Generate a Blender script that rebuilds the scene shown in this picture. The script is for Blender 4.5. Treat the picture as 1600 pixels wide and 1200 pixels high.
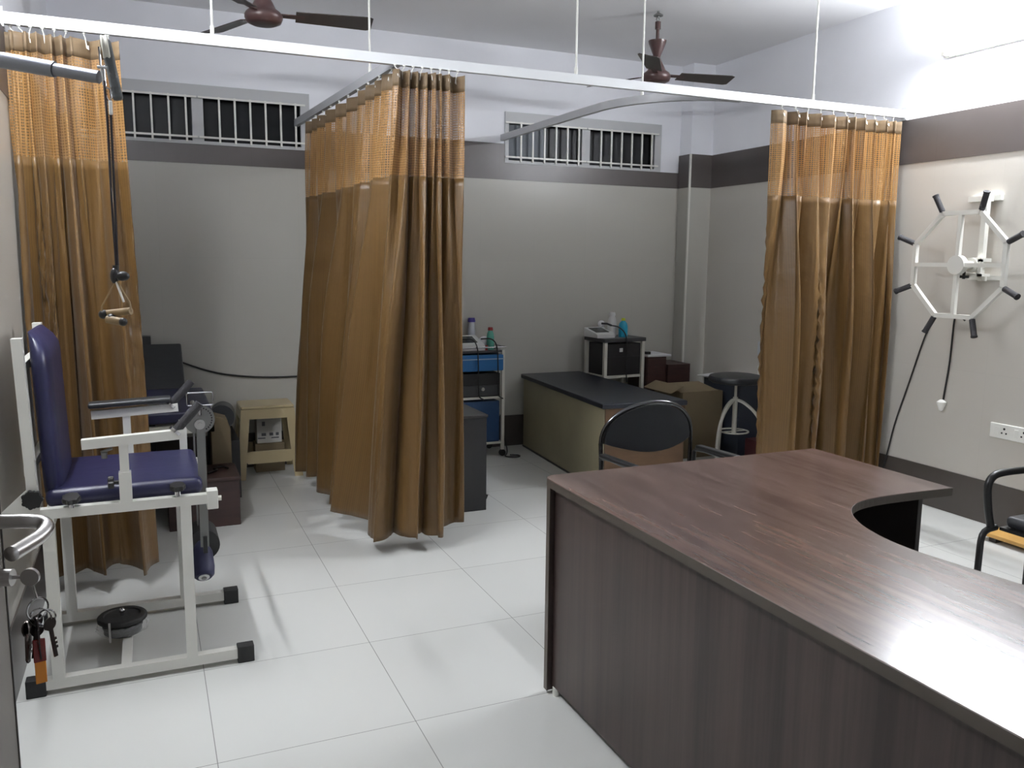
import bpy, bmesh, math, random
from mathutils import Vector, Matrix
random.seed(7)
for o in list(bpy.data.objects): bpy.data.objects.remove(o)
S = bpy.context.scene
COL = S.collection
PI = math.pi

# ------------------------------------------------------------------ camera
cd = bpy.data.cameras.new('camera'); cam = bpy.data.objects.new('camera', cd); COL.objects.link(cam)
cd.sensor_width = 36; cd.lens = 36 * 1314.6 / 1600; cd.clip_start = 0.02; cd.clip_end = 60
Rr = Vector((0.91743634, -0.39775117, 0.01022632)); Ru = Vector((0.04797526, 0.13609897, 0.98953294)); Rf = Vector((0.39497967, 0.90734287, -0.14394435))
m = Matrix((Rr, Ru, -Rf)).transposed().to_4x4(); m.translation = Vector((0, 0, 1.45))
cam.matrix_world = m
S.camera = cam

# ------------------------------------------------------------------ world, exposure
w = bpy.data.worlds.new('night'); S.world = w; w.use_nodes = True
w.node_tree.nodes['Background'].inputs[0].default_value = (0.25, 0.3, 0.4, 1)
w.node_tree.nodes['Background'].inputs[1].default_value = 0.02
S.view_settings.view_transform = 'Standard'; S.view_settings.look = 'None'
S.view_settings.gamma = 1; S.view_settings.use_curve_mapping = False
S.view_settings.exposure = 0.52
TUBE_R = 330.0      # emission of the tube on the right wall
TUBE_L = 230.0      # emission of the tube on the left wall

FILL_F = 18.0      # emission of the unseen fill tube added behind the camera
# room extents (metres): x left-right, y away from the camera, z up
XL, XR, YB, YF, ZC = -0.465, 4.335, 6.035, -1.6, 3.04
Z1, Z2 = 2.065, 2.33      # dark tile band
RAILY, RAILZ = 3.95, 2.345

# ------------------------------------------------------------------ materials
def lin(c):
    return tuple(((v / 255) / 12.92 if v / 255 <= 0.04045 else ((v / 255 + 0.055) / 1.055) ** 2.4) for v in c) + (1,)
MATS = {}
def mat(name, rgb, rough=0.5, metal=0.0, var=0.0, scale=8.0, bump=0.0, bscale=60.0, spec=0.5, stretch=None, rvar=0.0, coat=0.0, sheen=0.0):
    if name in MATS: return MATS[name]
    M = bpy.data.materials.new(name); M.use_nodes = True; MATS[name] = M
    nt = M.node_tree; b = nt.nodes['Principled BSDF']
    c = lin(rgb); b.inputs['Base Color'].default_value = c
    b.inputs['Roughness'].default_value = rough; b.inputs['Metallic'].default_value = metal
    b.inputs['Specular IOR Level'].default_value = spec
    if coat: b.inputs['Coat Weight'].default_value = coat; b.inputs['Coat Roughness'].default_value = 0.1
    if sheen: b.inputs['Sheen Weight'].default_value = sheen
    tc = nt.nodes.new('ShaderNodeTexCoord'); mp = nt.nodes.new('ShaderNodeMapping')
    nt.links.new(tc.outputs['Object'], mp.inputs[0])
    if stretch: mp.inputs['Scale'].default_value = stretch
    nz = nt.nodes.new('ShaderNodeTexNoise'); nz.inputs['Scale'].default_value = scale; nz.inputs['Detail'].default_value = 5
    nt.links.new(mp.outputs[0], nz.inputs['Vector'])
    if var:
        rp = nt.nodes.new('ShaderNodeValToRGB')
        rp.color_ramp.elements[0].position = 0.3; rp.color_ramp.elements[1].position = 0.7
        rp.color_ramp.elements[0].color = tuple(v * (1 - var) for v in c[:3]) + (1,)
        rp.color_ramp.elements[1].color = tuple(min(1, v * (1 + var)) for v in c[:3]) + (1,)
        nt.links.new(nz.outputs['Fac'], rp.inputs[0]); nt.links.new(rp.outputs[0], b.inputs['Base Color'])
    if rvar:
        mr = nt.nodes.new('ShaderNodeMapRange'); mr.inputs[3].default_value = rough - rvar; mr.inputs[4].default_value = rough + rvar
        nt.links.new(nz.outputs['Fac'], mr.inputs[0]); nt.links.new(mr.outputs[0], b.inputs['Roughness'])
    if bump:
        n2 = nt.nodes.new('ShaderNodeTexNoise'); n2.inputs['Scale'].default_value = bscale
        nt.links.new(mp.outputs[0], n2.inputs['Vector'])
        bp = nt.nodes.new('ShaderNodeBump'); bp.inputs['Strength'].default_value = bump; bp.inputs['Distance'].default_value = 0.01
        nt.links.new(n2.outputs['Fac'], bp.inputs['Height']); nt.links.new(bp.outputs[0], b.inputs['Normal'])
    return M

def emis(name, rgb, st):
    M = bpy.data.materials.new(name); M.use_nodes = True; nt = M.node_tree
    b = nt.nodes['Principled BSDF']; b.inputs['Base Color'].default_value = (1, 1, 1, 1)
    b.inputs['Emission Color'].default_value = rgb; b.inputs['Emission Strength'].default_value = st
    return M

def tile_mat(name, rgb, px, py, ox, oy, plane, rough=0.2, grout=0.6, line=0.0022, var=0.04, tilevar=0.03, vscale=1.5):
    """tiles with thin joints, laid out in object coordinates of the given plane ('xy','xz','yz')"""
    M = bpy.data.materials.new(name); M.use_nodes = True; nt = M.node_tree; L = nt.links
    b = nt.nodes['Principled BSDF']; c = lin(rgb)
    b.inputs['Roughness'].default_value = rough
    tc = nt.nodes.new('ShaderNodeTexCoord'); sp = nt.nodes.new('ShaderNodeSeparateXYZ'); L.new(tc.outputs['Object'], sp.inputs[0])
    ax = {'x': 0, 'y': 1, 'z': 2}
    def mth(op, a, bb=None):
        n = nt.nodes.new('ShaderNodeMath'); n.operation = op
        for i, v in enumerate((a, bb)):
            if v is None: continue
            if isinstance(v, (int, float)): n.inputs[i].default_value = v
            else: L.new(v, n.inputs[i])
        return n.outputs[0]
    ds = []; ids = []
    for k, (p, o) in enumerate(((px, ox), (py, oy))):
        s = mth('DIVIDE', mth('SUBTRACT', sp.outputs[ax[plane[k]]], o), p)
        f = mth('FRACT', s); ids.append(mth('FLOOR', s))
        ds.append(mth('MULTIPLY', mth('MINIMUM', f, mth('SUBTRACT', 1.0, f)), p))
    d = mth('MINIMUM', ds[0], ds[1]); jt = mth('LESS_THAN', d, line / 2)
    cx = nt.nodes.new('ShaderNodeCombineXYZ'); L.new(ids[0], cx.inputs[0]); L.new(ids[1], cx.inputs[1])
    wn = nt.nodes.new('ShaderNodeTexWhiteNoise'); wn.noise_dimensions = '3D'; L.new(cx.outputs[0], wn.inputs['Vector'])
    nz = nt.nodes.new('ShaderNodeTexNoise'); nz.inputs['Scale'].default_value = vscale; nz.inputs['Detail'].default_value = 6; nz.inputs['Distortion'].default_value = 0.6
    L.new(tc.outputs['Object'], nz.inputs['Vector'])
    fac = mth('ADD', mth('ADD', 1 - tilevar / 2 - var / 2, mth('MULTIPLY', wn.outputs['Value'], tilevar)), mth('MULTIPLY', nz.outputs['Fac'], var))
    fac = mth('MULTIPLY', fac, mth('SUBTRACT', 1.0, mth('MULTIPLY', jt, 1 - grout)))
    vm = nt.nodes.new('ShaderNodeVectorMath'); vm.operation = 'SCALE'; vm.inputs[0].default_value = c[:3]; L.new(fac, vm.inputs['Scale'])
    L.new(vm.outputs[0], b.inputs['Base Color'])
    mr = nt.nodes.new('ShaderNodeMapRange'); mr.inputs[3].default_value = rough * 0.8; mr.inputs[4].default_value = rough * 1.3
    L.new(nz.outputs['Fac'], mr.inputs[0]); L.new(mr.outputs[0], b.inputs['Roughness'])
    return M

def wood_mat(name, dark, light, stretch, rough=0.3, sc=6.0, coat=0.0, bump=0.0):
    M = bpy.data.materials.new(name); M.use_nodes = True; nt = M.node_tree; L = nt.links
    b = nt.nodes['Principled BSDF']; b.inputs['Roughness'].default_value = rough
    if coat: b.inputs['Coat Weight'].default_value = coat; b.inputs['Coat Roughness'].default_value = 0.12
    tc = nt.nodes.new('ShaderNodeTexCoord'); mp = nt.nodes.new('ShaderNodeMapping'); mp.inputs['Scale'].default_value = stretch
    L.new(tc.outputs['Object'], mp.inputs[0])
    n1 = nt.nodes.new('ShaderNodeTexNoise'); n1.inputs['Scale'].default_value = sc; n1.inputs['Detail'].default_value = 8; n1.inputs['Roughness'].default_value = 0.65
    L.new(mp.outputs[0], n1.inputs['Vector'])
    n2 = nt.nodes.new('ShaderNodeTexNoise'); n2.inputs['Scale'].default_value = sc * 0.22; n2.inputs['Detail'].default_value = 3
    L.new(mp.outputs[0], n2.inputs['Vector'])
    mx = nt.nodes.new('ShaderNodeMath'); mx.operation = 'ADD'; L.new(n1.outputs['Fac'], mx.inputs[0]); L.new(n2.outputs['Fac'], mx.inputs[1])
    rp = nt.nodes.new('ShaderNodeValToRGB'); e = rp.color_ramp.elements
    e[0].position = 0.38; e[1].position = 0.62; e[0].color = lin(dark); e[1].color = lin(light)
    hf = nt.nodes.new('ShaderNodeMath'); hf.operation = 'MULTIPLY'; hf.inputs[1].default_value = 0.5; L.new(mx.outputs[0], hf.inputs[0])
    L.new(hf.outputs[0], rp.inputs[0]); L.new(rp.outputs[0], b.inputs['Base Color'])
    mr = nt.nodes.new('ShaderNodeMapRange'); mr.inputs[3].default_value = rough * 0.8; mr.inputs[4].default_value = rough * 1.3
    L.new(n1.outputs['Fac'], mr.inputs[0]); L.new(mr.outputs[0], b.inputs['Roughness'])
    return M

def curtain_mat(name, rgb, mesh=False, stripe=0.12, rough=0.42):
    """woven satin with fine vertical ribs; mesh=True opens a grid of small holes"""
    M = bpy.data.materials.new(name); M.use_nodes = True; nt = M.node_tree; L = nt.links
    b = nt.nodes['Principled BSDF']; c = lin(rgb); b.inputs['Roughness'].default_value = rough
    b.inputs['Sheen Weight'].default_value = 0.15; b.inputs['Sheen Roughness'].default_value = 0.4
    b.inputs['Specular IOR Level'].default_value = 0.55
    uv = nt.nodes.new('ShaderNodeUVMap'); sp = nt.nodes.new('ShaderNodeSeparateXYZ'); L.new(uv.outputs[0], sp.inputs[0])
    def mth(op, a, bb=None):
        n = nt.nodes.new('ShaderNodeMath'); n.operation = op
        for i, v in enumerate((a, bb)):
            if v is None: continue
            if isinstance(v, (int, float)): n.inputs[i].default_value = v
            else: L.new(v, n.inputs[i])
        return n.outputs[0]
    st = mth('SINE', mth('MULTIPLY', sp.outputs[0], 2 * PI / 0.0075))
    mp = nt.nodes.new('ShaderNodeMapping'); mp.inputs['Scale'].default_value = (90, 1.5, 1); L.new(uv.outputs[0], mp.inputs[0])
    nz = nt.nodes.new('ShaderNodeTexNoise'); nz.inputs['Scale'].default_value = 1.0; nz.inputs['Detail'].default_value = 4; L.new(mp.outputs[0], nz.inputs['Vector'])
    f = mth('ADD', mth('MULTIPLY', st, stripe), mth('ADD', 0.72, mth('MULTIPLY', nz.outputs['Fac'], 0.56)))
    vm = nt.nodes.new('ShaderNodeVectorMath'); vm.operation = 'SCALE'; vm.inputs[0].default_value = c[:3]; L.new(f, vm.inputs['Scale'])
    L.new(vm.outputs[0], b.inputs['Base Color'])
    wr = nt.nodes.new('ShaderNodeTexNoise'); wr.inputs['Scale'].default_value = 9; wr.inputs['Detail'].default_value = 3
    mp2 = nt.nodes.new('ShaderNodeMapping'); mp2.inputs['Scale'].default_value = (1.6, 1, 1); L.new(uv.outputs[0], mp2.inputs[0]); L.new(mp2.outputs[0], wr.inputs['Vector'])
    bp = nt.nodes.new('ShaderNodeBump'); bp.inputs['Strength'].default_value = 0.5; bp.inputs['Distance'].default_value = 0.012
    L.new(wr.outputs['Fac'], bp.inputs['Height']); L.new(bp.outputs[0], b.inputs['Normal'])
    tl = nt.nodes.new('ShaderNodeBsdfTranslucent'); tl.inputs[0].default_value = c
    ms = nt.nodes.new('ShaderNodeMixShader'); ms.inputs[0].default_value = 0.12
    L.new(b.outputs[0], ms.inputs[1]); L.new(tl.outputs[0], ms.inputs[2]); out = ms.outputs[0]
    if mesh:
        P = 0.0115
        fu = mth('FRACT', mth('DIVIDE', sp.outputs[0], P)); fv = mth('FRACT', mth('DIVIDE', sp.outputs[1], P))
        hole = mth('MULTIPLY', mth('GREATER_THAN', fu, 0.34), mth('GREATER_THAN', fv, 0.34))
        tr = nt.nodes.new('ShaderNodeBsdfTransparent'); m2 = nt.nodes.new('ShaderNodeMixShader')
        L.new(mth('MULTIPLY', hole, 0.4), m2.inputs[0]); L.new(out, m2.inputs[1]); L.new(tr.outputs[0], m2.inputs[2]); out = m2.outputs[0]
    L.new(out, nt.nodes['Material Output'].inputs[0])
    return M

PAINT = mat('wall_paint', (240, 241, 246), 0.7, var=0.03, scale=2, bump=0.05, bscale=90)
CEIL = mat('ceiling_paint', (245, 245, 247), 0.85, var=0.02, scale=1.5)
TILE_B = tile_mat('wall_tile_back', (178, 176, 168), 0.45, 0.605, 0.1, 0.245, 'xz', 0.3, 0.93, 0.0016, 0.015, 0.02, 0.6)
TILE_S = tile_mat('wall_tile_side', (198, 194, 186), 0.45, 0.605, 0.1, 0.245, 'yz', 0.3, 0.93, 0.0016, 0.015, 0.02, 0.6)  # same tile as the back wall; stronger side light put into its colour
BAND_B = tile_mat('band_tile_back', (84, 78, 76), 0.6, 3, 0.1, 1, 'xz', 0.32, 0.8, 0.0016, 0.2, 0.04, 6)
BAND_S = tile_mat('band_tile_side', (84, 78, 76), 0.6, 3, 0.1, 1, 'yz', 0.32, 0.8, 0.0016, 0.2, 0.04, 6)
BASE_M = mat('base_tile', (74, 68, 64), 0.3, var=0.12, scale=4)
FLOOR_M = tile_mat('floor_tile', (213, 214, 210), 0.597, 0.604, 0.128, 3.01, 'xy', 0.2, 0.42, 0.0026, 0.05, 0.03, 0.8)
WHITE = mat('white_paint', (222, 221, 214), 0.35, var=0.02)
ALU = mat('white_aluminium', (226, 228, 230), 0.3)
GALU = mat('grey_rail', (176, 177, 180), 0.35)
CREAM = mat('cream_steel', (205, 203, 192), 0.35, var=0.04)
CHROME = mat('chrome', (200, 200, 202), 0.12, 1.0)
STEEL = mat('satin_steel', (190, 188, 186), 0.28, 1.0)
GREYSTEEL = mat('dull_steel', (130, 130, 128), 0.4, 0.8)
BLACK = mat('black_plastic', (26, 26, 27), 0.4)
RUBBER = mat('black_rubber', (38, 38, 38), 0.7, bump=0.1)
GRIP = mat('foam_grip', (48, 47, 50), 0.8, bump=0.3, bscale=200)
BLUE = mat('navy_vinyl', (32, 33, 66), 0.38, var=0.06, scale=5, bump=0.12, bscale=14)
NAVY = mat('dark_navy_vinyl', (28, 31, 40), 0.4, var=0.06, bump=0.08, bscale=12)
NAVYPAD = mat('pad_navy', (34, 36, 66), 0.6)
BLKVINYL = mat('blackish_vinyl', (42, 44, 47), 0.42, var=0.05, bump=0.1, bscale=20)
FANBR = mat('fan_brown', (74, 54, 52), 0.3, var=0.05)
BLADE = mat('blade_brown', (66, 60, 58), 0.4)
GLASS = mat('night_glass', (12, 14, 16), 0.4, spec=0.25)
WINFR = mat('window_frame_paint', (186, 187, 188), 0.45)
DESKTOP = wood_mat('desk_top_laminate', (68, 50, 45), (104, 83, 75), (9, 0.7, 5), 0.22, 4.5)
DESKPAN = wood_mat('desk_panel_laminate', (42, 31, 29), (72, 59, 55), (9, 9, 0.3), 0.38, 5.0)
EDGE = mat('desk_edge_band', (72, 64, 56), 0.4, var=0.08)
DARKIN = mat('desk_inside', (44, 38, 36), 0.5, var=0.1)
REDWOOD = wood_mat('red_brown_wood', (46, 30, 28), (68, 46, 42), (1, 1, 6), 0.4, 5.0)
PLY = wood_mat('orange_plywood', (76, 55, 34), (96, 70, 46), (1, 1, 5), 0.5, 4.0)
BEDSIDE = mat('cream_laminate', (158, 151, 124), 0.45, var=0.16, scale=2.2, rvar=0.1)
CARTON = mat('cardboard', (116, 102, 78), 0.8, var=0.08, scale=4)
CARTGREY = mat('printed_white_card', (196, 194, 188), 0.6, var=0.04)
BEIGE = mat('beige_plastic', (180, 164, 128), 0.35, var=0.03)
DARKCAB = mat('charcoal_cabinet', (30, 28, 30), 0.45, var=0.06)
DARKMET = mat('charcoal_metal', (58, 58, 60), 0.4)
TBLUE = mat('trolley_blue', (30, 96, 150), 0.4, var=0.04)
TBLUED = mat('trolley_dark_blue', (26, 58, 96), 0.4)
DEVICE = mat('device_white', (206, 206, 204), 0.4)
SCREEN = mat('device_screen', (52, 60, 58), 0.2)
RED = mat('red_plastic', (150, 48, 48), 0.4)
CYAN = mat('cyan_plastic', (30, 150, 180), 0.35)
GREENLIQ = mat('green_gel', (96, 170, 150), 0.25)
YEL = mat('yellow_plastic', (200, 206, 60), 0.4)
PURP = mat('purple_plastic', (70, 60, 140), 0.4)
CLEAR = mat('translucent_plastic', (196, 200, 206), 0.3)
PAPER = mat('paper', (216, 216, 218), 0.7)
ARMM = mat('arm_tube_grey', (120, 123, 130), 0.3, 0.7)
CABLE = mat('cable_black', (20, 20, 21), 0.5)
ROPE = mat('rope_black', (34, 30, 34), 0.8)
TAN = mat('worn_wood_handle', (140, 118, 84), 0.55, var=0.15, scale=30)
SWITCHW = mat('switch_white', (236, 236, 230), 0.3)
DOORM = mat('door_laminate', (98, 92, 86), 0.22, var=0.12, scale=3, stretch=(2, 2, 0.4))
ORANGE = mat('orange_acrylic', (206, 126, 24), 0.2)
MAROON = mat('maroon_acrylic', (110, 22, 18), 0.25)
BOARDY = mat('yellow_wood', (196, 152, 84), 0.5, var=0.1)
CUR_D = curtain_mat('curtain_drape', (104, 77, 39))
CUR_M = curtain_mat('curtain_mesh', (154, 116, 68), mesh=True, stripe=0.03)
CUR_H = curtain_mat('curtain_heading', (116, 96, 70), stripe=0.02, rough=0.6)

# ------------------------------------------------------------------ mesh helpers
class MB:
    def __init__(self): self.bm = bmesh.new()
    def box(self, c, s, rot=None, bev=0.0, seg=2):
        r = bmesh.ops.create_cube(self.bm, size=1.0); vs = r['verts']
        M = Matrix.Translation(Vector(c)) @ (rot.to_4x4() if rot is not None else Matrix.Identity(4)) @ Matrix.Diagonal((s[0], s[1], s[2], 1))
        bmesh.ops.transform(self.bm, matrix=M, verts=vs)
        if bev:
            es = list({e for v in vs for e in v.link_edges})
            bmesh.ops.bevel(self.bm, geom=es, offset=bev, segments=seg, profile=0.5, affect='EDGES')
        return self
    def b2(self, x0, x1, y0, y1, z0, z1, bev=0.0, seg=2):
        return self.box(((x0 + x1) / 2, (y0 + y1) / 2, (z0 + z1) / 2), (abs(x1 - x0), abs(y1 - y0), abs(z1 - z0)), None, bev, seg)
    def bar(self, a, b, w, h=None, bev=0.0):
        """square tube from a to b"""
        a = Vector(a); b = Vector(b); h = h or w; d = (b - a)
        R = d.to_track_quat('Z', 'Y').to_matrix()
        return self.box((a + b) / 2, (w, h, d.length), R, bev)
    def cyl(self, a, b, r, r2=None, n=20, cap=True):
        a = Vector(a); b = Vector(b); r2 = r if r2 is None else r2; d = b - a
        R = d.to_track_quat('Z', 'Y').to_matrix().to_4x4()
        bmesh.ops.create_cone(self.bm, cap_ends=cap, segments=n, radius1=r, radius2=r2, depth=d.length, matrix=Matrix.Translation((a + b) / 2) @ R)
        return self
    def sph(self, c, r, s=(1, 1, 1), n=16):
        bmesh.ops.create_uvsphere(self.bm, u_segments=n, v_segments=n // 2 + 2, radius=r, matrix=Matrix.Translation(Vector(c)) @ Matrix.Diagonal((s[0], s[1], s[2], 1)))
        return self
    def tube(self, pts, r, n=10, closed=False, smooth=0):
        P = [Vector(p) for p in pts]
        for _ in range(smooth):
            Q = []
            k = len(P)
            rng = range(k) if closed else range(k - 1)
            if not closed: Q.append(P[0])
            for i in rng:
                a, b = P[i], P[(i + 1) % k]
                Q += [a * .75 + b * .25, a * .25 + b * .75]
            if not closed: Q.append(P[-1])
            P = Q
        k = len(P); rings = []; up = None
        for i, p in enumerate(P):
            if closed: t = (P[(i + 1) % k] - P[i - 1]).normalized()
            else: t = (P[min(i + 1, k - 1)] - P[max(i - 1, 0)]).normalized()
            if up is None:
                up = t.orthogonal().normalized()
            else:
                up = (up - t * up.dot(t)); up = up.normalized() if up.length > 1e-6 else t.orthogonal().normalized()
            sd = t.cross(up); rr = r[i] if isinstance(r, (list, tuple)) else r
            rings.append([self.bm.verts.new(p + (up * math.cos(2 * PI * j / n) + sd * math.sin(2 * PI * j / n)) * rr) for j in range(n)])
        for i in range(k if closed else k - 1):
            A, B = rings[i], rings[(i + 1) % k]
            for j in range(n):
                self.bm.faces.new((A[j], A[(j + 1) % n], B[(j + 1) % n], B[j]))
        if not closed:
            self.bm.faces.new(rings[0][::-1]); self.bm.faces.new(rings[-1])
        return self
    def lathe(self, prof, c=(0, 0, 0), n=32, axis=None, sc=(1, 1)):
        c = Vector(c); R = axis.to_matrix() if axis is not None else Matrix.Identity(3); rings = []
        for (r, z) in prof:
            rings.append([self.bm.verts.new(c + R @ Vector((max(r, 1e-4) * math.cos(2 * PI * j / n) * sc[0], max(r, 1e-4) * math.sin(2 * PI * j / n) * sc[1], z))) for j in range(n)])
        for A, B in zip(rings, rings[1:]):
            for j in range(n): self.bm.faces.new((A[j], A[(j + 1) % n], B[(j + 1) % n], B[j]))
        self.bm.faces.new(rings[0][::-1]); self.bm.faces.new(rings[-1])
        return self
    def prism(self, poly, lo, hi, plane='xy', bev=0.0):
        """extruded polygon; plane gives the polygon's axes, lo..hi runs along the third"""
        def P(u, v, w_):
            return {'xy': (u, v, w_), 'xz': (u, w_, v), 'yz': (w_, u, v)}[plane]
        A = [self.bm.verts.new(P(u, v, lo)) for u, v in poly]; B = [self.bm.verts.new(P(u, v, hi)) for u, v in poly]
        fs = [self.bm.faces.new(A[::-1]), self.bm.faces.new(B)]
        k = len(poly)
        for i in range(k): fs.append(self.bm.faces.new((A[i], A[(i + 1) % k], B[(i + 1) % k], B[i])))
        if bev:
            es = [e for e in fs[0].edges] + [e for e in fs[1].edges]
            bmesh.ops.bevel(self.bm, geom=es, offset=bev, segments=2, profile=0.5, affect='EDGES')
        return self
    def xf(self, M):
        bmesh.ops.transform(self.bm, matrix=M, verts=self.bm.verts[:]); return self

def origin_of(o):
    v = Vector((0, 0, 0)); q = o
    while q is not None:
        v = v + q.location; q = q.parent
    return v

def obj(name, mb, m_, parent=None, world=True, smooth=True, label=None):
    """world=True: vertices are given in world space (only for unrotated parents)"""
    bm = mb.bm
    bmesh.ops.recalc_face_normals(bm, faces=bm.faces[:])
    loc = Vector((0, 0, 0))
    if parent is not None:
        if world: bmesh.ops.translate(bm, vec=-origin_of(parent), verts=bm.verts[:])
    else:
        xs = [v.co.x for v in bm.verts]; ys = [v.co.y for v in bm.verts]; zs = [v.co.z for v in bm.verts]
        loc = Vector(((min(xs) + max(xs)) / 2, (min(ys) + max(ys)) / 2, min(zs)))
        bmesh.ops.translate(bm, vec=-loc, verts=bm.verts[:])
    if smooth:
        for f in bm.faces: f.smooth = True
        for e in bm.edges:
            if len(e.link_faces) == 2 and e.calc_face_angle(0) > math.radians(48): e.smooth = False
    me = bpy.data.meshes.new(name); bm.to_mesh(me); bm.free()
    me.materials.append(m_)
    o = bpy.data.objects.new(name, me); COL.objects.link(o); o.location = loc
    if smooth:
        wn = o.modifiers.new('normals', 'WEIGHTED_NORMAL'); wn.keep_sharp = True; wn.weight = 80
    if parent is not None: o.parent = parent
    if label: o['label'] = label
    return o

def tag(o, label, cat, group=None):
    o['label'] = label; o['category'] = cat
    if group: o['group'] = group
    return o
def thing(name, label, cat, loc=(0, 0, 0), rz=0.0, group=None):
    o = bpy.data.objects.new(name, None); COL.objects.link(o); o.empty_display_size = 0.05
    o.location = loc; o.rotation_euler = (0, 0, rz)
    return tag(o, label, cat, group)
def struct(name, mb, m_, parent=None):
    """setting: keeps world coordinates so that tile layouts line up"""
    bm = mb.bm; bmesh.ops.recalc_face_normals(bm, faces=bm.faces[:])
    me = bpy.data.meshes.new(name); bm.to_mesh(me); bm.free(); me.materials.append(m_)
    o = bpy.data.objects.new(name, me); COL.objects.link(o)
    if parent: o.parent = parent
    else: o['kind'] = 'structure'
    return o
def copy_tree(o, parent=None):
    c = o.copy(); COL.objects.link(c)
    if parent is not None: c.parent = parent
    for ch in list(o.children): copy_tree(ch, c)
    return c

# ------------------------------------------------------------------ the room
T = 0.15
struct('floor', MB().b2(XL - T, XR + T, YF - T, YB + T, -0.1, 0), FLOOR_M)
struct('ceiling', MB().b2(XL - T, XR + T, YF - T, YB + T, ZC, ZC + 0.12), CEIL)
struct('wall_right', MB().b2(XR, XR + T, YF - T, YB + T, 0, ZC), PAINT)
struct('wall_left', MB().b2(XL - T, XL, YF - T, YB + T, 0, ZC), PAINT)
struct('wall_front', MB().b2(XL, XR, YF - T, YF, 0, ZC), PAINT)
# back wall with two window openings
W1 = (-0.35, 1.09); W2 = (2.545, 3.93); WZ = (2.19, 2.565)
wb = MB(); D = 0.15
for (x0, x1, z0, z1) in ((XL, XR, 0, WZ[0]), (XL, XR, WZ[1], ZC), (XL, W1[0], WZ[0], WZ[1]), (W1[1], W2[0], WZ[0], WZ[1]), (W2[1], XR, WZ[0], WZ[1])):
    wb.b2(x0, x1, YB, YB + D, z0, z1)
struct('wall_back', wb, PAINT)
# tiling, stands 6 mm proud of the paint
e = 0.006
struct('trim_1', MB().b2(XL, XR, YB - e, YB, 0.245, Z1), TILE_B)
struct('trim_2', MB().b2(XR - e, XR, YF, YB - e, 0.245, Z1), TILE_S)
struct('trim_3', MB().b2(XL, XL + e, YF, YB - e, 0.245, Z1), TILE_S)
band = MB(); e2 = 0.009
for (x0, x1, z1) in ((XL, W1[0], Z2), (W1[0], W1[1], WZ[0]), (W1[1], W2[0], Z2), (W2[0], XR, WZ[0])):
    band.b2(x0, x1, YB - e2, YB, Z1, z1)
struct('trim_4', band, BAND_B)
struct('trim_5', MB().b2(XR - e2, XR, YF, YB - e2, Z1, Z2), BAND_S)
struct('trim_6', MB().b2(XL, XL + e2, YF, YB - e2, Z1, Z2), BAND_S)
struct('baseboard_right', MB().b2(XR - 0.012, XR, YF, YB - 0.012, 0, 0.245), BASE_M)
struct('baseboard_left', MB().b2(XL, XL + 0.012, YF, YB - 0.012, 0, 0.245), BASE_M)
struct('baseboard_back', MB().b2(XL, XR, YB - 0.012, YB, 0, 0.245), BASE_M)
# corner column with its own tiling and pale edge bead
CX, CY = 4.115, 5.87
struct('column', MB().b2(CX + e2, XR, CY + e2, YB, 0, ZC), PAINT)
struct('trim_7', MB().b2(CX + 0.003, XR, CY + 0.003, YB, 0.245, Z1), TILE_B)
struct('trim_8', MB().b2(CX, XR, CY, YB, Z1, Z2), BAND_B)
struct('trim_9', MB().b2(CX - 0.002, XR, CY - 0.002, YB, 0, 0.245), BASE_M)
struct('trim_10', MB().b2(CX - 0.004, CX + 0.01, CY - 0.004, CY + 0.01, 0.245, Z2), WHITE)
# beam over the column
def window(n, x0, x1):
    xm = (x0 + x1) / 2; z0, z1 = WZ
    fr = MB()
    fr.b2(x0, x1, YB + 0.02, YB + 0.09, z1 - 0.03, z1); fr.b2(x0, x1, YB + 0.02, YB + 0.09, z0, z0 + 0.025)
    fr.b2(x0, x0 + 0.03, YB + 0.02, YB + 0.09, z0 + .025, z1 - .03); fr.b2(x1 - 0.03, x1, YB + 0.02, YB + 0.09, z0 + .025, z1 - .03)
    w_ = struct('window_%d' % n, fr, WINFR)
    # raised surround on the room side
    s = MB()
    s.b2(x0 - 0.0, x1 + 0.0, YB - 0.012, YB + 0.02, z1 - 0.075, z1)
    s.b2(x0, x1, YB - 0.012, YB + 0.02, z0, z0 + 0.02)
    s.b2(x0, x0 + 0.03, YB - 0.012, YB + 0.02, z0 + .02, z1 - 0.075); s.b2(x1 - 0.06, x1, YB - 0.012, YB + 0.02, z0 + .02, z1 - 0.075)
    struct('window_surround', s, WINFR, w_)
    struct('mullion', MB().b2(xm - 0.035, xm + 0.035, YB - 0.008, YB + 0.085, z0 + .02, z1 - .075), WINFR, w_)
    struct('pane', MB().b2(x0 + .03, xm, YB + 0.05, YB + 0.056, z0 + .025, z1 - .03), GLASS, w_)
    struct('pane', MB().b2(xm, x1 - .03, YB + 0.064, YB + 0.07, z0 + .025, z1 - .03), GLASS, w_)
    for side, (a, b) in enumerate(((x0 + 0.03, xm - 0.035), (xm + 0.035, x1 - 0.06))):
        g = MB(); k = 6; p = (b - a) / (k + 0.35)
        for i in range(1, k + 1): g.b2(a + p * i - 0.006, a + p * i + 0.006, YB - 0.024, YB - 0.012, z0 + 0.012, z1 - 0.07)
        g.b2(a - 0.03, b + 0.03, YB - 0.026, YB - 0.02, z0 + 0.038, z0 + 0.05); g.b2(a - 0.03, b + 0.03, YB - 0.026, YB - 0.02, z1 - 0.085, z1 - 0.073)
        struct('grille', g, WHITE, w_)
    return w_
window(1, *W1); window(2, *W2)
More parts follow.
